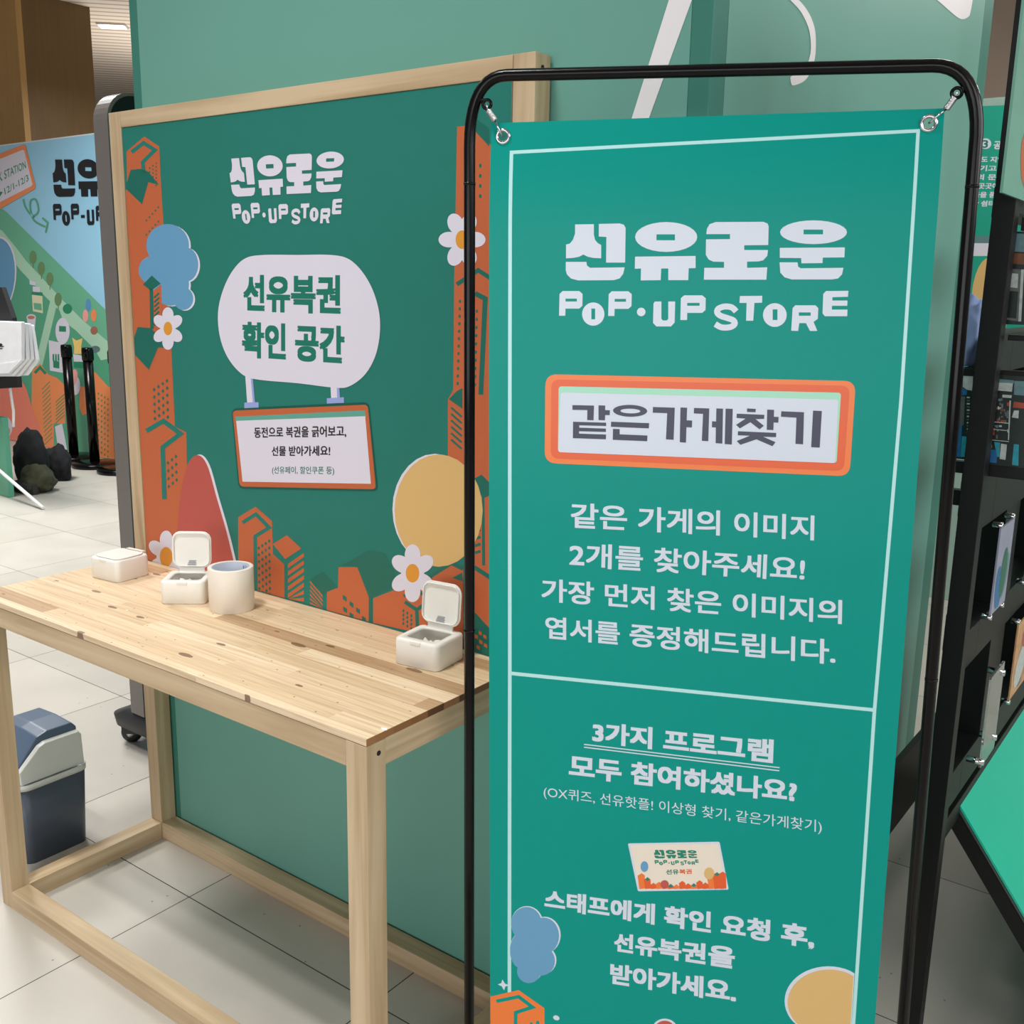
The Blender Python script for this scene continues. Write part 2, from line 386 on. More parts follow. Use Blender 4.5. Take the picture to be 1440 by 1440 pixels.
# print colours
G_BOARD = mat('print_board_green', (38, 120, 108), 0.45, spec=0.25, mottle=0.01)
G_ROOF = mat('print_deep_teal', (16, 104, 90), 0.42, mottle=0)
ORANGE = mat('print_orange', (192, 99, 58), 0.42, mottle=0)
P_WHITE = mat('print_white', (220, 217, 231), 0.42, mottle=0)
P_LAV = mat('print_lavender', (150, 165, 220), 0.42, mottle=0)
P_INK = mat('print_ink', (22, 22, 26), 0.42, mottle=0)
P_YOLK = mat('print_yolk', (222, 150, 48), 0.42, mottle=0)
P_BLUE = mat('print_sky_blue', (100, 156, 194), 0.42, mottle=0)
P_RED = mat('print_coral', (186, 84, 74), 0.42, mottle=0)
P_SAND = mat('print_sand', (218, 180, 116), 0.42, mottle=0)
P_TEALTXT = mat('print_teal_text', (20, 118, 98), 0.42, mottle=0)
P_STRIP = mat('print_pale_teal', (96, 164, 148), 0.42, mottle=0)
P_DARKTEAL = mat('print_outline_teal', (8, 84, 70), 0.42, mottle=0)
def flower(art, c, r, rx, ry, layer, petals=6, sx=1.0, sy=1.0, rot=0, yolk=(6, 9)):
    for i in range(petals):
        a = math.radians(rot+360*i/petals)
        art.add(ell(c[0]+r*sx*math.cos(a), c[1]+r*sy*math.sin(a), rx, ry, math.degrees(math.atan2(sy*math.sin(a), sx*math.cos(a)))), P_WHITE, layer+i*0.1)
    art.add(ell(*c, r*sx*0.9, r*sy*0.9), P_WHITE, layer+1); art.add(ell(*c, *yolk), P_YOLK, layer+1.5)

# ------------------------------------------------------------------ setting
def floor_mat():
    m = bpy.data.materials.new('floor_tiles'); m.use_nodes = True; nt = m.node_tree; b = nt.nodes['Principled BSDF']; L = nt.links.new
    tc = N(nt, 'ShaderNodeTexCoord'); sx = N(nt, 'ShaderNodeSeparateXYZ'); L(tc.outputs['Object'], sx.inputs[0])
    tx = math_node(nt, 'MULTIPLY', math_node(nt, 'ADD', sx.outputs[0], 0.865+60), 1/0.6); ty = math_node(nt, 'MULTIPLY', math_node(nt, 'ADD', sx.outputs[1], -0.2777+60), 1/0.6)
    def dist(t): f = math_node(nt, 'FRACT', t); return math_node(nt, 'MINIMUM', f, math_node(nt, 'SUBTRACT', 1.0, f))
    g = math_node(nt, 'LESS_THAN', math_node(nt, 'MINIMUM', dist(tx), dist(ty)), 0.0022)
    cb = N(nt, 'ShaderNodeCombineXYZ'); L(math_node(nt, 'FLOOR', tx), cb.inputs[0]); L(math_node(nt, 'FLOOR', ty), cb.inputs[1])
    wn = N(nt, 'ShaderNodeTexWhiteNoise', noise_dimensions='2D'); L(cb.outputs[0], wn.inputs['Vector'])
    n = N(nt, 'ShaderNodeTexNoise'); n.inputs['Scale'].default_value = 5; n.inputs['Detail'].default_value = 6; L(tc.outputs['Object'], n.inputs['Vector'])
    f = math_node(nt, 'ADD', math_node(nt, 'MULTIPLY', wn.outputs['Value'], 0.35), math_node(nt, 'MULTIPLY', n.outputs[0], 0.65))
    r = N(nt, 'ShaderNodeValToRGB'); r.color_ramp.elements[0].position = 0.2; r.color_ramp.elements[1].position = 0.75
    r.color_ramp.elements[0].color = lin((176, 172, 163)); r.color_ramp.elements[1].color = lin((192, 187, 178)); L(f, r.inputs[0])
    # small scuffs and grit
    vo = N(nt, 'ShaderNodeTexVoronoi', voronoi_dimensions='2D'); vo.inputs['Scale'].default_value = 9; L(tc.outputs['Object'], vo.inputs['Vector'])
    vc = N(nt, 'ShaderNodeSeparateXYZ'); L(vo.outputs['Color'], vc.inputs[0])
    spk = math_node(nt, 'MULTIPLY', math_node(nt, 'LESS_THAN', vo.outputs['Distance'], 0.022), math_node(nt, 'GREATER_THAN', vc.outputs[0], 0.7))
    m1 = N(nt, 'ShaderNodeMixRGB'); L(math_node(nt, 'MULTIPLY', spk, 0.6), m1.inputs[0]); L(r.outputs[0], m1.inputs[1]); m1.inputs[2].default_value = lin((70, 66, 60))
    m2 = N(nt, 'ShaderNodeMixRGB'); L(g, m2.inputs[0]); L(m1.outputs[0], m2.inputs[1]); m2.inputs[2].default_value = lin((46, 44, 40)); L(m2.outputs[0], b.inputs['Base Color'])
    rg = math_node(nt, 'ADD', math_node(nt, 'MULTIPLY', n.outputs[0], 0.12), 0.3); b.inputs['Specular IOR Level'].default_value = 0.3; L(rg, b.inputs['Roughness'])
    bp = N(nt, 'ShaderNodeBump'); bp.inputs['Strength'].default_value = 0.4; bp.inputs['Distance'].default_value = 0.001; bp.invert = True; L(g, bp.inputs['Height']); L(bp.outputs[0], b.inputs['Normal'])
    return m
bm = bmesh.new(); add_box(bm, (-16, -4, -0.1), (8, 11, 0)); tag(link('floor', mesh_from(bm, floor_mat())), kind='structure')

def ceil_mat():
    m = bpy.data.materials.new('ceiling_slats'); m.use_nodes = True; nt = m.node_tree; b = nt.nodes['Principled BSDF']; L = nt.links.new
    tc = N(nt, 'ShaderNodeTexCoord'); mp_ = N(nt, 'ShaderNodeMapping'); mp_.inputs['Rotation'].default_value = (0, 0, math.radians(-46)); L(tc.outputs['Object'], mp_.inputs[0])
    sx = N(nt, 'ShaderNodeSeparateXYZ'); L(mp_.outputs[0], sx.inputs[0])
    fr = math_node(nt, 'FRACT', math_node(nt, 'MULTIPLY', sx.outputs[1], 1/0.16)); g = math_node(nt, 'LESS_THAN', fr, 0.3)
    mx = N(nt, 'ShaderNodeMixRGB'); L(g, mx.inputs[0]); mx.inputs[1].default_value = lin((222, 210, 196)); mx.inputs[2].default_value = lin((172, 158, 144)); L(mx.outputs[0], b.inputs['Base Color'])
    b.inputs['Roughness'].default_value = 0.7
    return m
bm = bmesh.new(); add_box(bm, (-16, -1.6, 4.1), (8, 11, 4.2)); tag(link('ceiling', mesh_from(bm, ceil_mat())), kind='structure')
bm = bmesh.new(); add_box(bm, (-16, 9.6, 0), (8, 9.8, 4.1)); tag(link('wall_back', mesh_from(bm, mat('stone_wall', (168, 152, 138), 0.6, mottle=0.06, mscale=2))), kind='structure')
# brown wood wall block beyond the blue mural; its lit front is painted as a paler veneer
wood_dark = lumber('veneer_dark', 2, (112, 86, 48), (104, 79, 43)); wood_lit = lumber('veneer_lit', 2, (184, 144, 86), (174, 134, 78))
bm = bmesh.new(); add_box(bm, (-13, 4.66, 0), (-9.09, 5.38, 4.1)); tag(link('wall_left', mesh_from(bm, wood_dark)), kind='structure')
bm = bmesh.new(); add_box(bm, (-13, 4.60, 0), (-9.09, 4.66, 4.1)); tag(link('lit_front_1', mesh_from(bm, wood_lit)), kind='structure')
# recessed ceiling lamp seen at the upper left
lp = at_z(158, 36, 4.09)
t = empty('ceiling_light', (lp.x, lp.y, 4.09), 'lit slim ceiling lamp in the slatted ceiling above the brown wood wall', 'ceiling light', rz=math.radians(44))
box_part('lamp_frame', (-0.15, -0.09, -0.012), (0.15, 0.09, 0.01), mat('lamp_metal', (190, 186, 180), 0.4), t)
box_part('diffuser', (-0.13, -0.07, -0.018), (0.13, 0.07, -0.012), mat('lamp_glow', (255, 244, 220), 0.4, emit=((255, 240, 205), 9.0), mottle=0), t, 0)

# ------------------------------------------------------------------ mint booth walls
MINT = mat('mint_laminate', (108, 164, 150), 0.42, spec=0.25, mottle=0.012, mscale=1.2)
MINT_TRIM = mat('mint_corner_trim', (62, 126, 112), 0.4, spec=0.25, mottle=0.01)
YB = 0.447; XB = 0.285; BX0 = -1.155; BY1 = 2.07
booth = empty('booth_partition', (XB-0.3, 1.2, 0), 'tall mint green booth partition with white script strokes behind the wooden table', 'partition')
bl = booth.location
def rel(a, l): return tuple(V(a)-l)
box_part('front_panel', rel((BX0+0.03, YB, 0), bl), rel((XB-0.036, YB+0.04, 2.7), bl), MINT, booth, 0)
box_part('side_panel', rel((XB-0.04, YB+0.05, 0.03), bl), rel((XB, BY1-0.09, 2.7), bl), MINT, booth, 0)
box_part('corner_trim', rel((XB-0.036, YB, 0), bl), rel((XB, YB+0.05, 2.7), bl), MINT_TRIM, booth, 0.002)
box_part('corner_trim', rel((BX0, YB, 0), bl), rel((BX0+0.03, YB+0.05, 2.7), bl), MINT_TRIM, booth, 0.002)
box_part('corner_trim', rel((XB-0.04, BY1-0.09, 0.03), bl), rel((XB, BY1, 2.7), bl), MINT_TRIM, booth, 0.002)
box_part('back_panel', rel((BX0, BY1-0.04, 0), bl), rel((XB-0.04, BY1, 2.7), bl), MINT, booth, 0)
box_part('side_panel', rel((BX0, YB+0.05, 0), bl), rel((BX0+0.04, BY1-0.04, 2.7), bl), MINT, booth, 0)
VINYL = mat('white_vinyl', (238, 236, 238), 0.4, mottle=0)
a1 = Art((0, YB-0.0006, 0), (1, 0, 0), (0, 0, 1)); a1.add([(950, -30), (980.5, -30), (973, 0), (912, 168), (896, 172), (880, 215), (868, 215)][0:4]+[(880, 250), (862, 250)], VINYL, 1)
o_ = a1.finish('lettering', booth)
a2 = Art((XB+0.0006, 0, 0), (0, 1, 0), (0, 0, 1))
cf = crop(1040, 0, 3.6)
a2.add(mp(cf, smooth_open([(215, -70), (300, 0), (350, 65), (378, 135), (386, 210), (380, 300), (352, 378), (320, 415), (272, 433), (262, 425), (257, 400), (263, 385), (310, 370), (340, 330), (358, 270), (360, 210), (348, 140), (310, 60), (255, 0), (180, -70)], 5)), VINYL, 1)
a2.add(mp(cf, smooth_open([(900, -80), (1000, 0), (1095, 82), (1130, 97), (1158, 85), (1168, 65), (1180, 0), (1190, -80)], 4)), VINYL, 1)
a2.finish('lettering', booth)

# ------------------------------------------------------------------ wooden display table with its sign board
TL_, TD, TW, TH, TT, TOPZ = 1.185, 0.399, 0.044, 0.75, 0.012, 1.788
tbl = empty('display_table', (-TL_/2, 0.22, 0), 'pine table with a tall back frame holding the green lottery sign board', 'table')
tl = tbl.location
def tp(name, a, b, m, bev=0.0012): return box_part(name, rel(a, tl), rel(b, tl), m, tbl, bev)
BUTCHER = butcher('pine_panel')
tp('tabletop', (-TL_, 0, TH-TT), (0, TD-0.0005, TH), BUTCHER, 0.0008)
tp('leg', (-TW, 0, 0), (0, 0.042, TH-TT-0.001), LZ); tp('leg', (-TL_, 0, 0), (-TL_+TW, 0.042, TH-TT-0.001), LZ)
tp('post', (-TW, TD, 0), (0, TD+0.043, TOPZ), LZ); tp('post', (-TL_, TD, 0), (-TL_+TW, TD+0.043, TOPZ), LZ)
tp('apron', (-TL_+TW+0.0005, 0.001, TH-TT-0.045), (-TW-0.0005, 0.041, TH-TT-0.001), LX)
tp('apron', (-TW+0.001, 0.0425, TH-TT-0.045), (-0.001, TD-0.0005, TH-TT-0.001), LY); tp('apron', (-TL_+0.001, 0.0425, TH-TT-0.045), (-TL_+TW-0.001, TD-0.0005, TH-TT-0.001), LY)
tp('floor_rail', (-TL_+TW+0.0005, 0.0, 0), (-TW-0.0005, 0.042, 0.044), LX); tp('floor_rail', (-TL_+TW+0.0005, TD, 0), (-TW-0.0005, TD+0.043, 0.044), LX)
tp('floor_rail', (-TW, 0.0425, 0), (0, TD-0.0005, 0.044), LY); tp('floor_rail', (-TL_, 0.0425, 0), (-TL_+TW, TD-0.0005, 0.044), LY)
tp('top_rail', (-TL_+TW+0.001, TD, TOPZ-0.034), (-TW-0.001, TD+0.043, TOPZ), LX)
HOLE = mat('peg_hole', (34, 24, 18), 0.9)
def peg(p, ax):
    bm = bmesh.new(); lathe(bm, [(0, 0), (0.0042, 0), (0.0042, 0.0006), (0, 0.0006)], 14)
    o = link('peg_hole', mesh_from(bm, HOLE), tbl); o.location = rel(p, tl); o.rotation_euler = (0, math.pi/2, 0) if ax == 'x' else (math.pi/2, 0, 0)
p_ = at_x(532.5, 1059, 0.0); peg((0.0, p_.y, p_.z), 'x'); p_ = at_x(763, 95, 0.0); peg((0.0, p_.y, p_.z), 'x')
# the printed board
art = Art((-TL_+TW, TD+0.002, TH), (1, 0, 0), (0, 0, 1))
W_, H_ = TL_-2*TW-0.004, TOPZ-0.034-TH-0.001
art.addL([[(0.001, 0), (W_, 0), (W_, H_), (0.001, H_)]], G_BOARD, 0)
c1, c2, c5, c7 = crop(0, 0, 4), crop(0, 360, 4), crop(300, 480, 4), crop(360, 600, 4)
X0 = lambda y: art.o.x  # the board's left edge
def clipL(pts):
    """keep a shape on the board: clamp to the board's sides"""
    out = []
    for p in pts:
        q = art.uv(p); out.append((min(max(q.x, 0.002), W_-0.001), min(max(q.y, 0.001), H_-0.001)))
    return out
def B(pts, m, layer=1, holes=()): art.addL([clipL(pts)]+[clipL(h) for h in holes], m, layer)
def BS(pts, wd, m, layer=2): B(strokepoly(pts, wd), m, layer)
# left skyline
B([(178, 213), (203, 192), (224, 206), (226, 250), (229, 300), (236, 400), (241, 490), (246, 600), (262, 608), (263, 660), (268, 860), (190, 860), (160, 500), (160, 270), (179, 262)], ORANGE, 1)
BS([(185, 214), (202, 201), (218, 211), (201, 228), (202.5, 244)], 5.5, G_BOARD, 2)
B(mp(c1, [(735, 955), (790, 950), (835, 965), (895, 1040), (835, 1025), (800, 1150), (695, 1060)]), G_ROOF, 2)
for r_ in range(7):
    for q_ in range(4):
        x_, y_ = 206+q_*4.6, 240-q_*4.5+r_*5.2+q_*1.0
        if y_ < 226 or y_ > 228+q_*9+8: continue
        B(ell(x_, y_, 1.1, 1.4, n=8), G_ROOF, 2)
for k_ in range(5): B(ell(206+k_*4.2, 310-k_*4.6, 1.2, 1.5, n=8), G_ROOF, 2); B(ell(206+k_*4.2, 330-k_*4.6, 1.2, 1.5, n=8), G_ROOF, 2)
# a plain blue cloud and a plain dark green leaf shape stand where the artwork's figure is left out
cloud = [ell(236, 345, 30, 30), ell(262, 372, 17, 24), ell(215, 380, 20, 20), ell(240, 400, 26, 30), ell(258, 420, 14, 16)]
for k_, e_ in enumerate(cloud): B(mp(lambda p: (p[0]+2.5, p[1]+1), e_), P_WHITE, 2.5+k_*0.05)
for k_, e_ in enumerate(cloud): B(e_, P_BLUE, 3+k_*0.05)
B(mp(c2, [(805, 160), (855, 110), (905, 155), (850, 195)]), G_ROOF, 4); BS(mp(c2, [(852, 180), (856, 410)]), 5, G_ROOF, 4)
B(mp(c2, [(862, 195), (908, 160), (912, 380), (870, 420)]), ORANGE, 3.6)
for k_ in range(7): BS(mp(c2, [(868, 235+k_*26), (897, 208+k_*26)]), 2.6, G_ROOF, 4)
B(mp(c2, [(740, 460), (775, 400), (850, 405), (950, 515), (890, 515), (838, 640), (742, 555)]), G_ROOF, 4)
for r_ in range(6):
    for q_ in range(4): 
        y_ = 548-q_*4.8+r_*10.2+0.6*q_
        if y_ < 590: B(ell(217+q_*6+r_*0.25, y_, 2.0, 3.0, n=4), G_ROOF, 4)
BS([(206, 606), (230, 592), (254, 610), (229, 629), (231.5, 702)], 6.5, G_BOARD, 4)
for r_ in range(4):
    for q_ in range(3): B(ell(236.5+q_*5.5+r_*0.4, 651-q_*4.5+r_*11, 2.0, 3.0, n=4), G_ROOF, 4)
flower(art, (236.5, 462), 14, 11, 8, 5, 6, 0.86, 1.35, 30, (6, 9.5))
# a plain coral hill stands where the second figure is left out
hill = smooth_open([(246, 860), (250, 740), (257, 680), (266, 650), (279, 640), (292, 655), (305, 700), (322, 760), (345, 860)], 6)
B(mp(lambda p: (p[0]+3.2, p[1]-1), hill), P_WHITE, 4.4); B(hill, P_RED, 4.6)
flower(art, (234, 783), 16, 13, 9, 5, 6, 0.95, 1.5, 90, (9, 14))
# lower middle skyline
B(mp(c5, [(140, 990), (238, 930), (330, 1010), (345, 1470), (145, 1470)]), ORANGE, 1)
BS(mp(c5, [(165, 1020), (240, 972), (315, 1048), (236, 1097), (242, 1450)]), 5.2, G_BOARD, 2)
for r_ in range(9):
    for q_ in range(4): B(ell(*c5((256+q_*19.5+r_*0.6, 1163-q_*13+r_*38)), 2.0, 3.0, n=4), G_ROOF, 2)
B(mp(c5, [(335, 1140), (415, 1090), (495, 1165), (405, 1225)]), ORANGE, 2); B(mp(c5, [(335, 1195), (400, 1255), (402, 1480), (338, 1480)]), ORANGE, 2)
for k_ in range(7): B(mp(c5, [(420, 1252+k_*42), (510, 1190+k_*42), (511, 1212+k_*42), (420, 1276+k_*42)]), ORANGE, 2)
B(mp(c7, [(305, 860), (375, 815), (465, 905), (395, 935), (380, 950)]), G_ROOF, 2)
for k_ in range(7): B(mp(c7, [(304, 866+k_*24), (376, 950+k_*24), (376, 962+k_*24), (304, 877+k_*24)]), ORANGE, 2)
B(mp(c7, [(465, 790), (570, 790), (635, 960), (635, 1160), (400, 1100), (400, 930), (462, 905)]), ORANGE, 2)
B(mp(c7, [(480, 780), (635, 695), (725, 710), (810, 880), (655, 962), (655, 1160), (637, 1160), (636, 950), (572, 787)]), G_ROOF, 2.5)
for x_, y_ in ((500, 965), (538, 1000), (575, 1035), (502, 1030), (538, 1062), (608, 1082), (575, 1100)): B(mp(c7, [(x_-11, y_-20), (x_+11, y_-5), (x_+11, y_+20), (x_-11, y_+5)]), G_ROOF, 3)
B(mp(c7, [(660, 965), (812, 905), (900, 885), (970, 950), (1010, 1000), (1010, 1180), (660, 1160)]), ORANGE, 2)
B(mp(c7, [(860, 1000), (925, 940), (1030, 800), (1100, 765), (1165, 800), (1165, 1240), (1000, 1240), (900, 1100)]), ORANGE, 1.8)
BS(mp(c7, [(832, 955), (888, 905), (960, 960)]), 4, G_ROOF, 3); BS(mp(c7, [(838, 985), (905, 1030), (960, 990)]), 5, G_ROOF, 3); BS(mp(c7, [(905, 1030), (910, 1150)]), 5, G_ROOF, 3)
for r_ in range(4):
    for q_ in range(3): B(ell(*c7((830+q_*22, 1035+q_*14+r_*24)), 1.5, 2.4, n=8), G_ROOF, 3)
BS(mp(c7, [(970, 850), (1100, 768), (1165, 800)]), 5, G_ROOF, 3); B(mp(c7, [(1105, 850), (1160, 820), (1165, 870)]), G_ROOF, 3)
# right tower, seen on both sides of the banner pole
B([(643, 178), (664, 176), (700, 215), (725, 220), (725, 960), (664, 960), (660, 760), (655, 700), (630, 640), (630, 562), (637.5, 548), (639, 385)], ORANGE, 1)
c4 = crop(360, 180, 4)
B(mp(c4, [(1180, -40), (1225, -60), (1310, 0), (1312, 104)]), G_ROOF, 2)
for k_ in range(4): B(ell(*c4((1262, 212+k_*57)), 2, 3, n=8), G_ROOF, 2)
for k_ in range(12): B(ell(*c4((1148-k_*1.2, 975+k_*42)), 1.8, 2.6, n=8), G_ROOF, 2)
BS(mp(c4, [(1130, 880), (1250, 800), (1320, 845)]), 6, G_ROOF, 2); BS(mp(c4, [(1232, 930), (1290, 960), (1265, 1500)]), 7, G_ROOF, 2)
for k_ in range(10): B(ell(*c4((1243-k_*1.2, 1030+k_*46)), 1.8, 2.6, n=8), G_ROOF, 2)
B(mp(c5, [(1325, 325), (1370, 280), (1402, 262), (1402, 380)]), G_ROOF, 2)
for k_ in range(6): BS(mp(c5, [(1338, 372+k_*36), (1398, 425+k_*36)]), 2.8, G_ROOF, 2)
B(mp(c7, [(1228, 290), (1270, 270), (1320, 320), (1320, 385), (1285, 400), (1290, 780), (1272, 780), (1270, 390), (1230, 375)]), G_ROOF, 2)
for k_ in range(8): BS(mp(c7, [(1232, 430+k_*40), (1264, 420+k_*40)]), 4, G_ROOF, 2)
BS(mp(c7, [(1228, 790), (1320, 850)]), 6, G_ROOF, 2); B(mp(c7, [(1228, 1040), (1320, 1140), (1320, 1290), (1228, 1270)]), G_ROOF, 2)
for x_, y_ in ((1240, 1180), (1265, 1210), (1292, 1230), (1250, 1240), (1288, 1180), (1262, 1160)): B(mp(c7, [(x_-9, y_-14), (x_+9, y_-4), (x_+9, y_+16), (x_-9, y_+6)]), ORANGE, 3)
flower(art, (650, 337), 19, 15, 11, 4, 6, 0.95, 1.35, 0, (9, 13))
# a plain sand coloured sun stands where the third figure is left out
B(ell(612, 716, 60, 78), P_WHITE, 3); B(ell(617, 718, 62, 79), P_SAND, 3.2)
flower(art, (580.5, 806), 19, 15, 11, 5, 6, 0.95, 1.35, 30, (9.5, 13))
# speech bubble, poles and hanging sign
bub = smooth_closed([(307, 440), (314, 408), (328, 380), (346, 363), (372, 358.5), (420, 358.5), (465, 358.5), (492, 365), (514, 388), (529, 420), (535, 456), (530, 495), (515, 525), (492, 543), (470, 545), (420, 539), (365, 534), (342, 527), (322, 505), (310, 475)], 6)
for pts, m_ in (([(345, 524), (354, 524), (357, 567), (348, 567)], P_WHITE), ([(353, 532), (356, 532), (359, 567), (356, 567)], P_LAV), ([(465, 540), (474, 540), (475, 560), (466, 560)], P_WHITE), ([(474, 545), (477.5, 545), (478.5, 560), (474.5, 560)], P_LAV)): B(pts, m_, 6)
B([(344, 566), (364, 565.5), (364, 573), (344, 574)], P_LAV, 6.4); B([(460, 560), (484, 558.5), (484, 566.5), (460, 567.5)], P_LAV, 6.4)
B(bub, P_WHITE, 6.2)
art.text('선유복권', [(342.5, 386.5), (479.5, 387), (479.5, 442.5), (342.5, 437.5)], P_TEALTXT, 7, 0.04)
art.text('확인 공간', [(340.5, 452), (485, 458), (485, 512.5), (340.5, 502.5)], P_TEALTXT, 7, 0.04)
B(rquad(mp(c5, [(103, 378), (876, 342), (928, 842), (143, 828)]), 9), P_DARKTEAL, 6)
B(rquad(mp(c5, [(110, 390), (870, 356), (916, 832), (150, 816)]), 6), ORANGE, 6.3)
B(mp(c5, [(124, 424), (854, 388), (860, 425), (130, 450)]), P_STRIP, 6.6)
B(mp(c5, [(130, 447), (856, 421), (888, 801), (166, 789)]), P_WHITE, 6.7)
art.text('동전으로 복권을 긁어보고,', mp(c5, [(230, 482), (750, 470), (750, 540), (232, 546)]), P_INK, 7, 0.036)
art.text('선물 받아가세요!', mp(c5, [(330, 588), (660, 583), (660, 645), (330, 645)]), P_INK, 7, 0.036)
art.text('(선유페이, 할인쿠폰 등)', mp(c5, [(332, 702), (682, 703), (682, 755), (332, 750)]), P_TEALTXT, 7, 0.02)
put_logo(art, homography(LOGO_ANCHOR, [(325.5, 260), (482, 239.5), (480, 301), (328.7, 307.5)]), P_WHITE, 6)
# board thickness
back_m = mat('board_core', (222, 216, 204), 0.6); k_ = art.mi(back_m)
add_box(art.bm, (0.001, 0, -0.004), (W_, H_, -0.0001), k_)
art.finish('sign_board', tbl)

# ------------------------------------------------------------------ banner on a black tube stand
G_BAN = mat('banner_green', (0, 146, 134), 0.36, spec=0.18, mottle=0.008, mscale=3)
B_WHITE = mat('banner_white', (208, 218, 231), 0.3, mottle=0)
B_LINE = mat('banner_line_aqua', (180, 228, 228), 0.3, mottle=0)
B_NAVY = mat('banner_navy', (44, 50, 76), 0.3, mottle=0)
B_ORL = mat('banner_orange_light', (236, 122, 52), 0.3, mottle=0); B_ORD = mat('banner_orange_deep', (226, 92, 38), 0.3, mottle=0)
B_PALE = mat('banner_pale_green', (160, 220, 192), 0.3, mottle=0)
BLACK = mat('black_powder_coat', (7, 7, 8), 0.2, spec=0.22, mottle=0)
CHROME = mat('chrome', (214, 214, 218), 0.14, metal=1.0, mottle=0)
q_ya, q_le, q_ro = 0.3694, 0.0164, 0.0202
bX = V((math.cos(q_ya), math.sin(q_ya), 0)); bB = V((-math.sin(q_ya), math.cos(q_ya), 0)); bU = V((0, 0, 1))*math.cos(q_le)+bB*math.sin(q_le)
bXr = bX*math.cos(q_ro)+bU*math.sin(q_ro); bUr = bU*math.cos(q_ro)-bX*math.sin(q_ro)
bO = V((0.0799, 0.1805, 1.6424))
stand = empty('banner_stand', (0.385, 0.28, 0), 'green hanging banner with white Korean text in a black tube stand', 'banner stand')
ban = Art(bO, bXr, bUr)
TLc, TRc = ban.uv((688, 171)), ban.uv((1330, 150))
BLc, BRc = ban.uv((689.5, 1440)), ban.uv((1230, 1440))
ex = lambda a, b, v: a+(b-a)*((v-a.y)/(b.y-a.y))
VB = -1.50
base = [TLc, ex(TLc, BLc, VB), ex(TRc, BRc, VB), TRc]
g1, g2 = (705, 190.5), (1307, 172)
def circ(p, r, n=24): c_ = ban.uv(p); return [V((c_.x+r*math.cos(2*math.pi*i/n), c_.y+r*math.sin(2*math.pi*i/n))) for i in range(n)]
ban.addL([base, circ(g1, 0.0075), circ(g2, 0.0075)], G_BAN, 0)
ban.stroke([(717.7, 213), (717.7, 600), (717.9, 945), (716.5, 1440), (716, 1500)], 5, B_LINE, 1); ban.stroke([(1292, 182.5), (1267, 560), (1229.5, 997), (1200, 1440), (1196, 1500)], 5, B_LINE, 1)
ban.stroke([(715.2, 213.5), (1294.5, 182.5)], 5, B_LINE, 1); ban.stroke([(718, 945.5), (1229, 997)], 5, B_LINE, 1)
cl = crop(760, 280, 3)
for pts, holes in logo_shapes(): ban.add(mp(cl, pts), B_WHITE, 1, [mp(cl, h) for h in holes])
for q, r, m_, ly in (([(23, 738), (1330, 767), (1304, 1168), (20, 1112)], 50, B_ORL, 1), ([(48, 760), (1305, 787), (1280, 1146), (45, 1092)], 36, B_ORD, 2), ([(79, 789), (1268, 816), (1249, 1112), (76, 1066)], 14, B_PALE, 3), ([(87, 815), (1256, 845), (1243, 1112), (77, 1066)], 12, B_WHITE, 4)):
    ban.add(mp(cl, rquad(q, r)), m_, ly)
def R(a, b, c, d=None): return [a, b, c, d] if d else [a, b, c]
heavy = [
    ([(137, 868), (228, 870), (226, 932), (199, 931), (200, 889), (137, 888)], ()), ([(247, 869), (275, 870), (275, 889), (295, 890), (294, 910), (275, 910), (274, 932), (247, 931)], ()),
    ([(140, 938), (279, 942), (279, 956), (166, 953), (166, 963), (278, 967), (278, 981), (165, 978), (165, 988), (279, 992), (278, 1012), (139, 1007)], ()),
    (ell(380, 892, 72, 25, 1.2), (ell(381, 893, 42, 10, 1.2),)), ([(300, 938), (460, 944), (459, 966), (299, 959)], ()), ([(308, 968), (336, 969), (336, 991), (453, 996), (452, 1020), (307, 1014)], ()),
    ([(476, 876), (568, 879), (563, 1014), (531, 1012), (536, 902), (475, 900)], ()), ([(592, 878), (620, 879), (618, 932), (641, 933), (640, 962), (617, 961), (615, 1026), (589, 1024)], ()),
    ([(649, 880), (713, 882), (709, 1020), (682, 1018), (687, 905), (648, 903)], ()), ([(743, 882), (771, 883), (768, 1030), (740, 1028), (741, 962), (724, 961), (725, 936), (742, 937)], ()), ([(782, 883), (812, 884), (808, 1034), (778, 1032)], ()),
    ([(872, 882), (909, 884), (908, 898), (872, 897)], ()), ([(829, 904), (945, 909), (944, 926), (908, 927), (943, 955), (925, 970), (886, 940), (842, 966), (826, 951), (866, 925), (828, 922)], ()),
    ([(957, 887), (986, 888), (985, 917), (1005, 918), (1004, 942), (984, 941), (983, 973), (955, 972)], ()),
    ([(834, 978), (995, 985), (994, 1003), (940, 1001), (992, 1024), (979, 1041), (912, 1012), (844, 1035), (829, 1019), (884, 997), (833, 995)], ()),
    ([(1016, 894), (1112, 898), (1108, 1033), (1076, 1031), (1080, 921), (1015, 917)], ()), ([(1150, 891), (1187, 893), (1178, 1047), (1142, 1045)], ())]
for pts, holes in heavy: ban.add(mp(cl, pts), B_NAVY, 6, [mp(cl, h) for h in holes])
cp = crop(740, 690, 3)
for s, q in (('같은 가게의 이미지', [(190, 48), (1216, 103), (1214, 208), (190, 155)]), ('2개를 찾아주세요!', [(185, 213), (1178, 277), (1173, 380), (183, 318)]), ('가장 먼저 찾은 이미지의', [(67, 366), (1333, 458), (1331, 560), (67, 464)]), ('엽서를 증정해드립니다.', [(83, 526), (1306, 626), (1304, 731), (83, 620)])):
    ban.text(s, mp(cp, q), B_WHITE, 1, 0.02)
cq = crop(740, 990, 3)
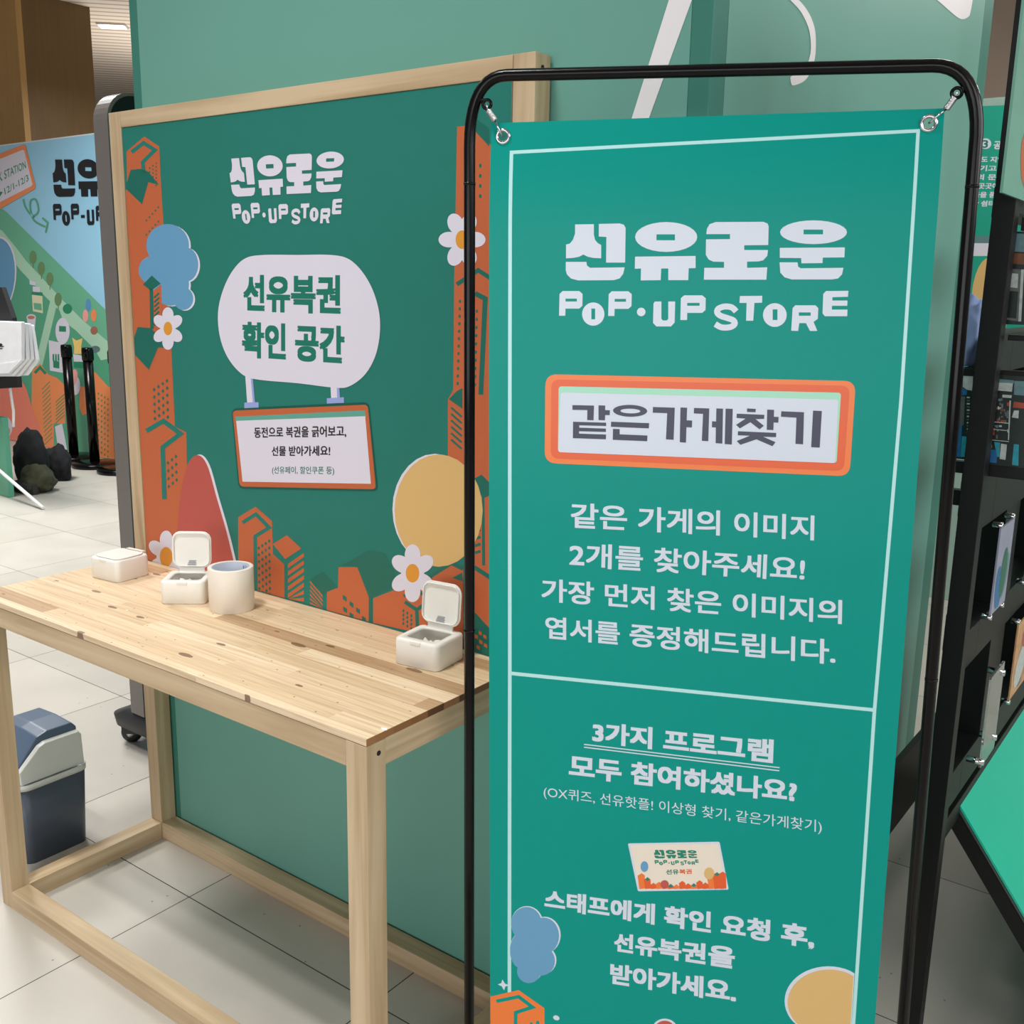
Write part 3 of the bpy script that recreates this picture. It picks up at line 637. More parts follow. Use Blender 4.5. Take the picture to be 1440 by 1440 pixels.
ban.text('3가지 프로그램', mp(cq, [(282, 68), (1045, 146), (1041, 247), (280, 158)]), B_WHITE, 1, 0.036)
ban.text('모두 참여하셨나요?', mp(cq, [(184, 206), (1143, 318), (1140, 414), (181, 304)]), B_WHITE, 1, 0.036)
ban.text('(OX퀴즈, 선유핫플! 이상형 찾기, 같은가게찾기)', mp(cq, [(76, 340), (1247, 486), (1246, 546), (76, 396)]), B_WHITE, 1, 0.0)
ban.stroke(mp(cq, [(246, 166), (1069, 264)]), 1.5, B_WHITE, 1); ban.stroke(mp(cq, [(246, 178), (1068, 277)]), 1.5, B_WHITE, 1)
cb_ = crop(640, 1140, 2.4)
ban.add(mp(cb_, rquad([(584, 107), (893, 101), (924, 263), (618, 269)], 6)), B_WHITE, 1)
card = mat('banner_card_cream', (232, 222, 206), 0.3, mottle=0); B_TEAL = mat('banner_teal_text', (20, 128, 106), 0.3, mottle=0)
ban.add(mp(cb_, [(592, 113), (888, 108), (916, 258), (624, 264)]), card, 2)
put_logo(ban, homography(LOGO_ANCHOR, mp(cb_, [(674, 148), (816, 142), (823, 172), (676, 176)])), B_TEAL, 3)
ban.text('선유', mp(cb_, [(712, 195), (755, 194), (756, 211), (713, 212)]), B_TEAL, 3, 0.03); ban.text('복권', mp(cb_, [(757, 194), (799, 193), (800, 210), (758, 211)]), B_ORD, 3, 0.03)
rr = random.Random(3)
for k_ in range(15):
    x_ = 622+k_*19.5; h_ = 14+rr.random()*14 + (34 if k_ in (0, 13, 14) else 0) + (16 if k_ in (1, 12) else 0)
    top = 262-h_; ban.add(mp(cb_, [(x_-h_*0.1, top+5), (x_+9, top-3), (x_+19, top+4), (x_+21, 259), (x_+1, 261)]), B_ORD if k_ % 3 else B_ORL, 3+0.2*(k_ % 2))
    if k_ % 4 == 1: ban.add(mp(cb_, [(x_, top+4), (x_+9, top-4), (x_+18, top+4), (x_+9, top+10)]), B_TEAL, 4)
ban.add(mp(cb_, ell(640, 185, 13, 18)), P_BLUE, 4); ban.add(mp(cb_, ell(858, 208, 17, 20)), P_SAND, 4); ban.add(mp(cb_, ell(708, 245, 14, 14)), P_RED, 4)
for s, q in (('스태프에게 확인 요청 후,', [(304, 260), (1214, 386), (1211, 466), (302, 330)]), ('선유복권을', [(538, 408), (946, 458), (943, 533), (536, 472)]), ('받아가세요.', [(525, 511), (950, 573), (948, 648), (523, 582)])):
    ban.text(s, mp(cb_, q), B_WHITE, 1, 0.036)
# lower decorations: sparkle, block, plain blue cloud, plain sand sun, coral dot
ban.add(mp(cb_, [(160, 568), (169, 582), (184, 588), (170, 592), (166, 605), (158, 591), (145, 585), (157, 580)]), B_WHITE, 1)
e1, e2 = ban.uv((690.2, 1402)), ban.uv((690, 1500))
ban.add(mp(cb_, [(120, 626), (215, 604), (302, 665), (303, 860), (120, 860)]), B_ORL, 1)
ban.stroke(mp(cb_, [(140, 642), (215, 626), (262, 662), (205, 680), (203, 830)]), 5, G_BAN, 2)
for k_ in range(3):
    for j_ in range(3): ban.add(mp(cb_, ell(235+k_*22, 725-k_*5+j_*30, 6, 8, n=8)), G_BAN, 2)
ban.add(mp(cb_, ell(342, 698, 11, 8, 20)), B_WHITE, 1)
bl_cloud = [ell(242, 380, 52, 58), ell(300, 420, 52, 62), ell(228, 470, 42, 62), ell(290, 505, 48, 50), ell(250, 540, 40, 40)]
for k_, e_ in enumerate(bl_cloud): ban.add(mp(cb_, [(max(184, 242+(p[0]-242)*1.03+2), p[1]-3) for p in e_]), B_WHITE, 1.4+0.05*k_)
for k_, e_ in enumerate(bl_cloud): ban.add(mp(cb_, [(max(187, p[0]), p[1]) for p in e_]), P_BLUE, 1.8+0.05*k_)
ban.add(mp(cb_, [(min(1347-(p[1]-560)*0.06, p[0]), p[1]) for p in ell(1260, 640, 148, 118, n=48)]), B_WHITE, 1.4); ban.add(mp(cb_, [(min(1344-(p[1]-560)*0.06, p[0]), p[1]) for p in ell(1262, 645, 140, 112, n=48)]), P_SAND, 1.8)
ban.add(mp(cb_, ell(708, 740, 44, 40)), B_WHITE, 1.4); ban.add(mp(cb_, ell(708, 745, 38, 38)), P_RED, 1.8)
top_v = TLc.y
def bend(u, v):
    d = max(0.0, (v-(top_v-0.16))/0.16)
    return -0.012*d*d + 0.004*math.sin(math.pi*max(0, min(1, (top_v-v)/1.5)))
ban.finish('banner_sheet', stand, bend, [top_v-0.012*i for i in range(-2, 15)]+[top_v-0.2-0.1*i for i in range(12)])
def bpt(x, y, off=0.0): q = ban.uv((x, y)); return bO+bXr*q.x+bUr*q.y+ban.Nn*off
# frame tube
def bl2(p): return p-stand.location
pL0, pR0 = bpt(659.5, 205, -0.003), bpt(1373.5, 190, -0.003); tL, tR = bpt(712, 105, -0.003), bpt(1312, 91.5, -0.003)
dL = (bpt(659, 1440, -0.003)-pL0).normalized(); dR = (bpt(1270, 1440, -0.003)-pR0).normalized()
fL = pL0+dL*((0.03-pL0.z)/dL.z); fR = pR0+dR*((0.03-pR0.z)/dR.z)
cL, cR = bpt(659.5, 107, -0.003), bpt(1379, 90, -0.003)
def arc(a, c, b, n=10): return [a*(1-t)**2+c*2*t*(1-t)+b*t*t for t in (i/n for i in range(n+1))]
path = [fL, pL0+dL*0.3]+arc(pL0, cL, tL)[0:]+arc(tR, cR, pR0)+[pR0+dR*0.3, fR]
bm = bmesh.new(); tube(bm, [bl2(p) for p in path], 0.0083, 18); link('frame_tube', mesh_from(bm, BLACK), stand)
for p0, d_, ys in ((pL0, dL, (0.05, 0.72)), (pR0, dR, (0.06, 0.72))):
    for s_ in ys:
        bm = bmesh.new(); tube(bm, [bl2(p0+d_*s_), bl2(p0+d_*(s_+0.004))], 0.0088, 18); link('tube_joint', mesh_from(bm, BLACK), stand)
for f_ in (fL, fR):
    bm = bmesh.new(); h_ = bB.copy(); h_.z = 0; p = bl2(f_); tube(bm, [p-h_*0.13+V((0, 0, -0.019)), p-h_*0.12+V((0, 0, -0.012)), p+h_*0.12+V((0, 0, -0.012)), p+h_*0.13+V((0, 0, -0.019))], 0.011, 14); link('foot', mesh_from(bm, BLACK), stand)
bm = bmesh.new(); tube(bm, [bl2(fL+V((0, 0, 0.03))), bl2(fR+V((0, 0, 0.03)))], 0.0075, 14); link('cross_bar', mesh_from(bm, BLACK), stand)
def ring(bm, c, n, R_, r, k=24):
    a = n.orthogonal().normalized(); b = n.cross(a); tube(bm, [c+a*R_*math.cos(2*math.pi*i/k)+b*R_*math.sin(2*math.pi*i/k) for i in range(k)], r, 8, closed=True)
for (gx, gy), eye, sp0, sp1, fr in ((g1, (684, 146), (686, 155), (696, 169), (672, 137)), (g2, (1346, 130), (1342.5, 137), (1331, 153), (1357, 124))):
    off = bend(0, ban.uv((gx, gy)).y)
    bm = bmesh.new(); ring(bm, bl2(bpt(gx, gy, off+0.0008)), ban.Nn, 0.0088, 0.0027); link('grommet', mesh_from(bm, CHROME, True), stand)
    bm = bmesh.new(); ring(bm, bl2(bpt(*eye, -0.003)), ban.Nn, 0.006, 0.0024); tube(bm, [bl2(bpt(*eye, -0.003)+(bpt(*fr, -0.003)-bpt(*eye, -0.003)).normalized()*0.006), bl2(bpt(*fr, -0.003))], 0.004, 10); link('eye_bracket', mesh_from(bm, BLACK, True), stand)
    a, b = bpt(*sp0, -0.001), bpt(*sp1, -0.001); t_ = (b-a).normalized(); s_ = t_.orthogonal().normalized(); q_ = t_.cross(s_); Ls = (b-a).length
    coil = [a+t_*Ls*i/120+s_*0.0034*math.cos(2*math.pi*11*i/120)+q_*0.0034*math.sin(2*math.pi*11*i/120) for i in range(121)]
    gp = bpt(gx, gy, off+0.003); hook = [b, b*0.5+gp*0.5+ban.Nn*0.004, gp+(b-gp).normalized()*0.006+ban.Nn*0.002, gp-ban.Nn*0.002]
    ey = bpt(*eye, 0.002)
    bm = bmesh.new(); tube(bm, [bl2(p) for p in coil], 0.0011, 6); tube(bm, [bl2(p) for p in hook], 0.0013, 6); tube(bm, [bl2(a), bl2(ey)], 0.0013, 6); link('hanging_spring', mesh_from(bm, CHROME, True), stand)
for v_ in ((0.03, VB+0.02), (0.57, VB+0.02)):
    p = bO+bXr*v_[0]+bUr*v_[1]; q = V((p.x, p.y, 0.06)) + bB*0.0
    bm = bmesh.new(); tube(bm, [bl2(p+V((0, 0, 0.004))), bl2(fL.lerp(fR, 0.08 if v_[0] < 0.3 else 0.9)+V((0, 0, 0.037)))], 0.003, 8); link('hanging_spring', mesh_from(bm, CHROME, True), stand)

# ------------------------------------------------------------------ things on the table
WHITE_PL = mat('white_plastic', (232, 230, 222), 0.35, mottle=0.01)
GREY_LBL = mat('grey_label', (150, 152, 156), 0.5, mottle=0)
TISSUE = mat('tissue', (226, 222, 214), 0.85, mottle=0.02)
def plate(bm, w_, d_, r, z0, z1, b=0.001, n=6):
    loft(bm, [[(x, y, z0) for x, y in rrect(w_-2*b, d_-2*b, r-b, n)], [(x, y, z0+b) for x, y in rrect(w_, d_, r, n)], [(x, y, z1-b) for x, y in rrect(w_, d_, r, n)], [(x, y, z1) for x, y in rrect(w_-2*b, d_-2*b, r-b, n)]])
def wipe_box(label, loc, rz, open_lid, group='plastic wipe boxes'):
    w_, d_, h_ = 0.095, 0.092, 0.050
    t = empty('wipe_box', loc, label, 'plastic box', None, rz)
    bm = bmesh.new(); r = 0.012
    L_ = [[(x, y, 0) for x, y in rrect(w_-0.004, d_-0.004, r-0.002)], [(x, y, 0.002) for x, y in rrect(w_, d_, r)], [(x, y, h_-0.005) for x, y in rrect(w_, d_, r)], [(x, y, h_-0.001) for x, y in rrect(w_-0.003, d_-0.003, r-0.001)], [(x, y, h_) for x, y in rrect(w_-0.008, d_-0.008, r-0.003)],
          [(x, y, h_) for x, y in rrect(w_-0.026, d_-0.03, r)], [(x, y, h_-0.004) for x, y in rrect(w_-0.028, d_-0.032, r)], [(x, y, h_-0.006) for x, y in rrect(w_-0.012, d_-0.016, r)], [(x, y, 0.004) for x, y in rrect(w_-0.012, d_-0.016, r)]]
    loft(bm, L_); link('body', mesh_from(bm, WHITE_PL), t)
    bm = bmesh.new(); add_box(bm, (-0.011, -d_/2-0.0012, h_-0.007), (0.011, -d_/2+0.004, h_-0.001)); bevel(bm, 0.001); link('latch', mesh_from(bm, WHITE_PL), t)
    # lid: a rounded plate with a lip and a narrow hinge neck
    lid_e = bmesh.new(); lw, ld = w_-0.010, d_-0.012
    plate(lid_e, lw, ld, 0.019, 0.0, 0.003)
    lip = [[(x, y, 0.0) for x, y in rrect(lw-0.006, ld-0.006, 0.016)], [(x, y, -0.004) for x, y in rrect(lw-0.006, ld-0.006, 0.016)], [(x, y, -0.004) for x, y in rrect(lw-0.010, ld-0.010, 0.014)], [(x, y, 0.0) for x, y in rrect(lw-0.010, ld-0.010, 0.014)]]
    loft(lid_e, lip, False, False); add_box(lid_e, (-0.027, ld/2-0.004, 0.0), (0.027, ld/2+0.010, 0.003))
    lid = link('lid', mesh_from(lid_e, WHITE_PL), t)
    if open_lid:
        # stands upright on its hinge at the back edge, leaning back a little; its inner side faces the front
        lid.rotation_euler = (math.radians(-95), 0, 0)
        lid.location = (0, d_/2-0.008, h_+ld/2+0.0085)
        for k_ in range(5):
            bm = bmesh.new(); add_box(bm, (-0.010+0.001*k_, ld/2-0.006-k_*0.0026, -0.0006), (0.010-0.0015*(k_ % 2), ld/2-0.0042-k_*0.0026, 0.0)); link('printed_label', mesh_from(bm, GREY_LBL), lid)
            if k_: continue
        bm = bmesh.new(); rg = random.Random(int(abs(loc[0])*1000))
        nx = 9; gv = [[bm.verts.new((-0.026+0.052*i/(nx-1), -0.02+0.04*j/(nx-1), 0.026+rg.random()*0.016*(1 if 0 < i < nx-1 and 0 < j < nx-1 else 0.1))) for i in range(nx)] for j in range(nx)]
        for j in range(nx-1):
            for i in range(nx-1): bm.faces.new((gv[j][i], gv[j][i+1], gv[j+1][i+1], gv[j+1][i])).smooth = True
        add_box(bm, (-0.024, -0.018, 0.004), (0.024, 0.018, 0.012))
        link('tissue', mesh_from(bm, TISSUE), t)
    else:
        lid.location = (0, 0.001, h_+0.0005)
    return t
def place_box(c0, ang, w_=0.095, d_=0.092):
    """centre from the front-left corner"""
    return (c0[0]+math.cos(ang)*w_/2-math.sin(ang)*d_/2, c0[1]+math.sin(ang)*w_/2+math.cos(ang)*d_/2, TH)
a_ = math.radians(6); wipe_box('closed white plastic box on the far left end of the wooden table', place_box((-1.106, 0.228), a_, ), a_, False)
a_ = math.radians(38); wipe_box('white plastic box with lid open beside the tape roll on the table', place_box((-0.808, 0.206), a_), a_, True)
a_ = math.radians(7); wipe_box('white plastic box with lid open near the table right end, behind the black pole', place_box((-0.189, 0.262), a_), a_, True)
# wide roll of white tape standing on end
t = empty('tape_roll', (-0.672, 0.286, TH), 'wide white roll of tape standing on end on the wooden table', 'tape roll')
bm = bmesh.new(); Rr, hh = 0.0465, 0.091
lathe(bm, [(0.039, 0), (Rr-0.001, 0), (Rr, 0.001), (Rr, hh-0.001), (Rr-0.001, hh), (0.0395, hh), (0.0385, hh-0.0005), (0.0385, 0.0005), (0.039, 0)], 56); link('tape', mesh_from(bm, mat('tape_white', (230, 222, 208), 0.4, mottle=0.01)), t)
bm = bmesh.new(); lathe(bm, [(0.0384, 0), (0.0384, hh-0.0003), (0.036, hh-0.0003), (0.036, 0), (0.0384, 0)], 56); link('core', mesh_from(bm, mat('core_grey', (168, 176, 190), 0.6)), t)
bm = bmesh.new()
for k_ in range(7):
    a0 = math.radians(92-k_*9)
    for j_ in range(2):
        z0 = hh-0.012-0.001*j_; a1_ = a0+math.radians(2.2+2.5*j_); Rc = 0.0358
        vs = [bm.verts.new((Rc*math.cos(a), Rc*math.sin(a), z)) for a, z in ((a0, z0), (a1_, z0), (a1_, z0+0.002+(0.006 if (k_+j_) % 2 else 0.001)), (a0, z0+0.007 if j_ == 0 else z0+0.002))]; bm.faces.new(vs)
link('core_print', mesh_from(bm, mat('core_ink', (60, 104, 170), 0.6)), t)
# scraps
def scrap(name, loc, s, label):
    bm = bmesh.new(); rg = random.Random(5); ring_ = [(s*(1+0.5*rg.random())*math.cos(a), s*0.6*(1+0.4*rg.random())*math.sin(a)) for a in (2*math.pi*i/9 for i in range(9))]
    loft(bm, [[(x, y, 0) for x, y in ring_], [(x*0.9, y*0.9, s*0.25+0.2*s*rg.random()) for x, y in ring_]], smooth=False)
    o = link(name, mesh_from(bm, mat('paper_scrap', (240, 238, 232), 0.8)), None, loc); tag(o, label, 'paper scrap')
p_ = at_z(540, 1026, TH); scrap('paper_scrap', (p_.x, p_.y, TH+0.0003), 0.0045, 'torn white paper scrap on the front right corner of the table')
p_ = at_z(178.5, 858.5, TH); scrap('paper_scrap', (p_.x, p_.y, TH+0.0003), 0.0024, 'tiny white paper crumb on the left half of the tabletop')

# ------------------------------------------------------------------ bin at the table's left end
BIN_B = mat('bin_slate_blue', (74, 84, 98), 0.4, mottle=0.02); BIN_L = mat('bin_light_grey', (206, 210, 206), 0.4, mottle=0.01); BIN_F = mat('bin_flap_blue', (80, 97, 118), 0.35, mottle=0.01)
t = empty('trash_bin', (-1.375, 0.197, 0), 'slate blue trash bin with light grey swing lid beside the table left legs', 'trash bin')
bm = bmesh.new(); bw, bd = 0.20, 0.178
loft(bm, [[(x, y, 0) for x, y in rrect(bw-0.016, bd-0.016, 0.022)], [(x, y, 0.205) for x, y in rrect(bw, bd, 0.024)], [(x, y, 0.205) for x, y in rrect(bw-0.006, bd-0.006, 0.022)], [(x, y, 0.006) for x, y in rrect(bw-0.024, bd-0.024, 0.02)]]); link('body', mesh_from(bm, BIN_B), t)
bm = bmesh.new()
loft(bm, [[(x, y, 0.202) for x, y in rrect(bw+0.002, bd+0.002, 0.025)], [(x, y, 0.201) for x, y in rrect(bw+0.008, bd+0.008, 0.03)], [(x, y, 0.213) for x, y in rrect(bw+0.008, bd+0.008, 0.03)], [(x, y, 0.215) for x, y in rrect(bw-0.002, bd-0.002, 0.025)], [(x, y, 0.204) for x, y in rrect(bw-0.004, bd-0.004, 0.025)]]); link('lid_rim', mesh_from(bm, BIN_L), t)
prof = [(-0.082, 0.214), (-0.084, 0.248), (-0.03, 0.300), (-0.014, 0.306), (0.074, 0.306), (0.082, 0.298), (0.085, 0.214)]
for sx_ in (0.078, -0.092):
    bm = bmesh.new(); loft(bm, [[(sx_, y, z) for y, z in prof], [(sx_+0.014, y*0.985, z-0.003*(z > 0.25)) for y, z in prof]], smooth=False); bevel(bm, 0.0018); link('lid_cheek', mesh_from(bm, BIN_L), t)
fl = [(-0.080, 0.222), (-0.082, 0.252), (-0.026, 0.318), (0.0, 0.326), (0.066, 0.326), (0.078, 0.312), (0.080, 0.215)]
bm = bmesh.new(); loft(bm, [[(-0.076, y, z) for y, z in fl], [(0.0, y, z+0.004) for y, z in fl], [(0.076, y, z) for y, z in fl]], smooth=False); bevel(bm, 0.003); link('swing_flap', mesh_from(bm, BIN_F), t)

# ------------------------------------------------------------------ display kiosk behind the table
KX, KY = -1.612, 0.65
t = empty('display_kiosk', (KX, KY+0.3, 0), 'tall grey display kiosk with rounded top and black face on a wheeled base', 'display kiosk')
GREYM = mat('kiosk_grey', (116, 111, 107), 0.32, mottle=0.01); KBLK = mat('kiosk_black', (14, 20, 18), 0.18, mottle=0); KBASE = mat('kiosk_base', (38, 39, 42), 0.5, mottle=0.02)
bm = bmesh.new(); r_ = 0.075; yz = []
for cy, a0 in ((0.30-r_, 0), (-0.30+r_, 90)):
    for i in range(9): a = math.radians(a0+90*i/8); yz.append((cy+r_*math.cos(a), 1.915-r_+r_*math.sin(a)))
yz += [(-0.30, 0.13), (0.30, 0.13)]
loft(bm, [[(-0.033, y, z) for y, z in yz], [(0.033, y, z) for y, z in yz]], smooth=False); link('housing', mesh_from(bm, GREYM), t)
yz2 = [(y*0.975, 1.0+(z-1.0)*0.992) for y, z in yz]
bm = bmesh.new(); loft(bm, [[(0.0325, y, z) for y, z in yz2], [(0.0345, y, z) for y, z in yz2]], smooth=False); link('screen', mesh_from(bm, KBLK), t)
bm = bmesh.new(); loft(bm, [[(x, y, 0.065) for x, y in rrect(0.29, 0.60, 0.04)], [(x, y, 0.10) for x, y in rrect(0.30, 0.61, 0.04)], [(x*0.55, y*0.97, 0.135) for x, y in rrect(0.26, 0.60, 0.04)]]); link('base', mesh_from(bm, KBASE), t)
for sx_ in (-0.1, 0.1):
    for sy_ in (-0.26, 0.26):
        bm = bmesh.new(); lathe(bm, [(0, -0.011), (0.028, -0.011), (0.032, -0.007), (0.032, 0.007), (0.028, 0.011), (0, 0.011)], 24)
        o = link('caster', mesh_from(bm, KBLK), t); o.rotation_euler = (math.pi/2, 0, 0.6); o.location = (sx_, sy_, 0.032)
        bm = bmesh.new(); lathe(bm, [(0, -0.0125), (0.013, -0.0125), (0.013, 0.0125), (0, 0.0125)], 18); h2 = link('hub', mesh_from(bm, CHROME), o)
        bm = bmesh.new(); add_box(bm, (-0.026, 0.0, -0.017), (0.026, 0.04, -0.013)); add_box(bm, (-0.026, 0.0, 0.013), (0.026, 0.04, 0.017)); link('fork', mesh_from(bm, KBASE), o)

# ------------------------------------------------------------------ black rack of photo panels on the right
RKM = mat('rack_black', (15, 16, 16), 0.45, spec=0.3, mottle=0.02)
t = empty('display_rack', (0.66, 1.3, 0), 'black metal display rack of bolted photo panels with sloped green base panel', 'display rack')
tr = t.location
def rk(name, a, b, m=RKM, bev=0.001): return box_part(name, rel(a, tr), rel(b, tr), m, t, bev)
rk('post', (0.630, 0.75, 0), (0.663, 0.782, 2.3)); rk('post', (0.630, 1.95, 0), (0.663, 1.985, 2.3)); rk('post', (1.50, 0.75, 0), (1.533, 0.782, 2.3)); 
rk('post', (1.50, 1.95, 0), (1.533, 1.985, 2.3))
def zy(px, py, Y): return at_y(px, py, Y).z
def zx(px, py, X): return at_x(px, py, X).z
Yf = 0.80
def behind_pole(py): return at_y(1373.5-(py-190)*0.0828, py, Yf).x
for pa, pb in ((520, 533), (654, 671), (306, 325), (470, 478)):
    rk('front_beam', (behind_pole(pa) if pa > 500 else 0.664, Yf, zy(1400, pb, Yf)), (1.50, Yf+0.018, zy(1400, pa, Yf)))
rk('front_beam', (behind_pole(700), Yf, zy(1355, 712, Yf)), (0.63, Yf+0.018, zy(1355, 690, Yf)))
Xs = 0.645
for z0, z1 in ((1.295, 1.36), (1.03, 1.13), (0.775, 0.845), (0.505, 0.575), (1.55, 1.60)):
    rk('side_beam', (Xs-0.008, 0.783, z0), (Xs+0.008, 0.905, z1)); rk('side_beam', (Xs-0.05, 0.905, z0), (Xs+0.008, 1.95, z1))
for y0, y1 in ((1.035, 1.16), (1.47, 1.60)):
    rk('side_board', (Xs-0.05, y0, 0.55), (Xs+0.0075, y1, 1.32))
rk('back_panel', (0.415, 1.0, 0.15), (0.43, 1.95, 0.33))
rk('back_panel', (0.43, 1.935, 0.15), (0.63, 1.95, 0.33))
# top sign panel
SIGN_M = mat('rack_sign_mint', (112, 168, 150), 0.35)
s_ = Art((0.668, 0, 0), (0, 1, 0), (0, 0, 1)); y0 = at_x(1418, 200, 0.668).y
bm = bmesh.new(); add_box(bm, rel((0.664, y0, 1.565), tr), rel((0.668, y0+0.24, 1.92), tr)); link('sign_panel', mesh_from(bm, SIGN_M), t)
s_.add([(1440, 188), (1436.5, 200), (1435, 225), (1436, 250), (1440, 264), (1448, 268), (1453, 240), (1450, 190)], ORANGE, 3)
s_.finish('sign_print', t)
# storefront photos on the front beams
PH = {k: mat('photo_'+k, c, 0.3, mottle=0.15, mscale=90) for k, c in dict(dark=(26, 38, 36), band=(96, 132, 140), brown=(118, 74, 44), grey=(92, 98, 96), blue=(30, 104, 160), cyan=(40, 150, 168), red=(168, 70, 50), pale=(186, 196, 192), wood=(170, 120, 70)).items()}
def photo(name, Y, quadpx, shapes):
    p = [at_y(x, y, Y) for x, y in quadpx]
    zs = (min(q.z for q in p), max(q.z for q in p)); xs = (min(q.x for q in p), max(q.x for q in p))
    a = Art((0, Y, 0), (1, 0, 0), (0, 0, 1)); bgm = a.mi(PH['dark'])
    add_box(a.bm, (xs[0], zs[0], -0.004), (xs[1], zs[1], 0), bgm)
    for m_, pts in shapes: a.add(pts, PH[m_] if isinstance(m_, str) else m_, 1+0.2*len(a.bm.faces)/100)
    return a.finish(name, t)
sh = [('band', [(1413, 327), (1470, 331), (1470, 356), (1411, 353)]), ('brown', [(1411, 355), (1470, 358), (1470, 374), (1409, 370)]), ('grey', [(1408, 377), (1436, 379), (1433, 452), (1404, 448)]), ('pale', [(1436, 379), (1440, 379), (1436, 452), (1432, 452)]), ('dark', [(1408, 408), (1432, 410), (1429, 448), (1404, 445)]), ('pale', [(1409, 383), (1432, 385), (1431, 405), (1408, 403)]), ('brown', [(1411, 416), (1416, 416), (1414, 442), (1409, 442)])]
pic = photo('photo_panel', Yf-0.001, [(1412, 326), (1412, 456), (1500, 340), (1500, 456)], sh)
c6 = crop(1330, 480, 7.2)
sh2 = [('band', mp(c6, [(460, 375), (690, 395), (690, 425), (455, 410)])), ('pale', mp(c6, [(458, 412), (680, 425), (670, 510), (450, 490)])), ('band', mp(c6, [(695, 400), (900, 410), (900, 560), (690, 540)])), ('pale', mp(c6, [(445, 525), (525, 530), (525, 545), (445, 540)])), ('pale', mp(c6, [(575, 540), (668, 545), (665, 575), (572, 568)]))]
rg = random.Random(11)
for k_ in range(46):
    x_, y_ = 435+rg.random()*190, 570+rg.random()*380; c_ = rg.choice(['grey', 'brown', 'grey', 'red', 'band', 'pale'])
    if 800 < y_ < 840: continue
    w_, h_ = 10+rg.random()*26, 14+rg.random()*26
    sh2.append((c_, mp(c6, [(x_, y_), (x_+w_, y_+1), (x_+w_-1, y_+h_), (x_-1, y_+h_)])))
for y_ in (805, 880, 990): sh2.append(('pale', mp(c6, [(410, y_), (640, y_+22), (640, y_+29), (410, y_+6)])))
sh2 += [('red', mp(c6, [(690, 610), (900, 640), (900, 690), (680, 670)])), ('pale', mp(c6, [(690, 700), (740, 700), (735, 780), (670, 770)])), ('blue', mp(c6, [(390, 1090), (445, 1095), (440, 1220), (380, 1215)])), ('blue', mp(c6, [(455, 1095), (520, 1100), (515, 1232), (445, 1225)])), ('cyan', mp(c6, [(490, 1020), (550, 1025), (545, 1170), (520, 1170)])), ('pale', mp(c6, [(560, 1035), (620, 1045), (605, 1200), (545, 1190)])), ('wood', mp(c6, [(395, 1040), (470, 1048), (470, 1080), (395, 1075)])), ('cyan', mp(c6, [(690, 1040), (740, 1045), (735, 1260), (670, 1250)])), ('pale', mp(c6, [(645, 600), (660, 600), (640, 1000), (630, 1000)]))]
photo('photo_panel', Yf-0.001, [(1389, 533), (1389, 653), (1500, 533), (1500, 653)], sh2)
sh3 = [('pale', mp(c6, [(178, 350), (276, 355), (270, 500), (215, 490), (172, 460)])), ('blue', mp(c6, [(172, 470), (215, 490), (212, 540), (165, 545)])), ('grey', mp(c6, [(160, 560), (195, 560), (180, 850), (140, 850)])), ('blue', mp(c6, [(140, 850), (165, 850), (150, 1170), (112, 1170)])), ('cyan', mp(c6, [(165, 960), (210, 965), (200, 1170), (150, 1170)]))]
for k_ in range(12): y_ = 560+k_*32; sh3.append(('grey' if k_ % 2 else 'pale', mp(c6, [(215, y_), (245, y_+3), (242, y_+16), (212, y_+14)])))
photo('photo_panel', Yf-0.001, [(1345, 529), (1345, 645), (1372, 529), (1372, 645)], sh3)
# small photos bolted to the side boards
ACR = mat('clear_acrylic', (225, 235, 232), 0.08, trans=0.92, mottle=0)
def sidephoto(y0, y1, z0, z1, mats_, bolts=True):
    Xp = 0.668
    bm = bmesh.new(); add_box(bm, rel((Xp, y0, z0), tr), rel((Xp+0.003, y1, z1), tr)); o = link('photo_panel', mesh_from(bm, [mats_[0]]), t)
    a = Art((Xp+0.0032, 0, 0), (0, 1, 0), (0, 0, 1)); rg = random.Random(int(y0*100))
    for m_ in mats_[1:]:
        cy, cz = y0+(y1-y0)*(0.2+0.6*rg.random()), z0+(z1-z0)*(0.2+0.6*rg.random())
        a.addL([[(min(max(cy+(y1-y0)*0.3*x, y0+.004), y1-.004), min(max(cz+(z1-z0)*0.3*y, z0+.004), z1-.004)) for x, y in ell(0, 0, 1, 0.7, rg.random()*180, 14)]], m_, 1+rg.random())
    a.finish('photo_print', t)
    if bolts:
        for y_ in (y0+0.008, y1-0.008):
            for z_ in (z0-0.006, z1+0.004):
                bm = bmesh.new(); lathe(bm, [(0, 0), (0.005, 0), (0.0055, 0.001), (0.0055, 0.016), (0.005, 0.017), (0, 0.017)], 16); b_ = link('standoff_bolt', mesh_from(bm, CHROME), t); b_.location = rel((0.655, y_, z_), tr); b_.rotation_euler = (0, math.pi/2, 0)
lav = mat('photo_lavender', (150, 152, 176), 0.3, mottle=0.05)
sidephoto(0.90, 1.015, 0.86, 1.02, [lav, PH['blue'], mat('photo_green', (24, 96, 70), 0.3), PH['band']])
sidephoto(1.20, 1.43, 0.60, 0.765, [mat('photo_food', (196, 150, 104), 0.4, mottle=0.2, mscale=60), PH['wood'], PH['red'], PH['pale'], PH['brown'], PH['grey']])
sidephoto(1.64, 1.86, 0.60, 0.765, [PH['pale'], PH['band']])
sidephoto(1.20, 1.43, 0.86, 1.02, [PH['grey'], PH['pale']])
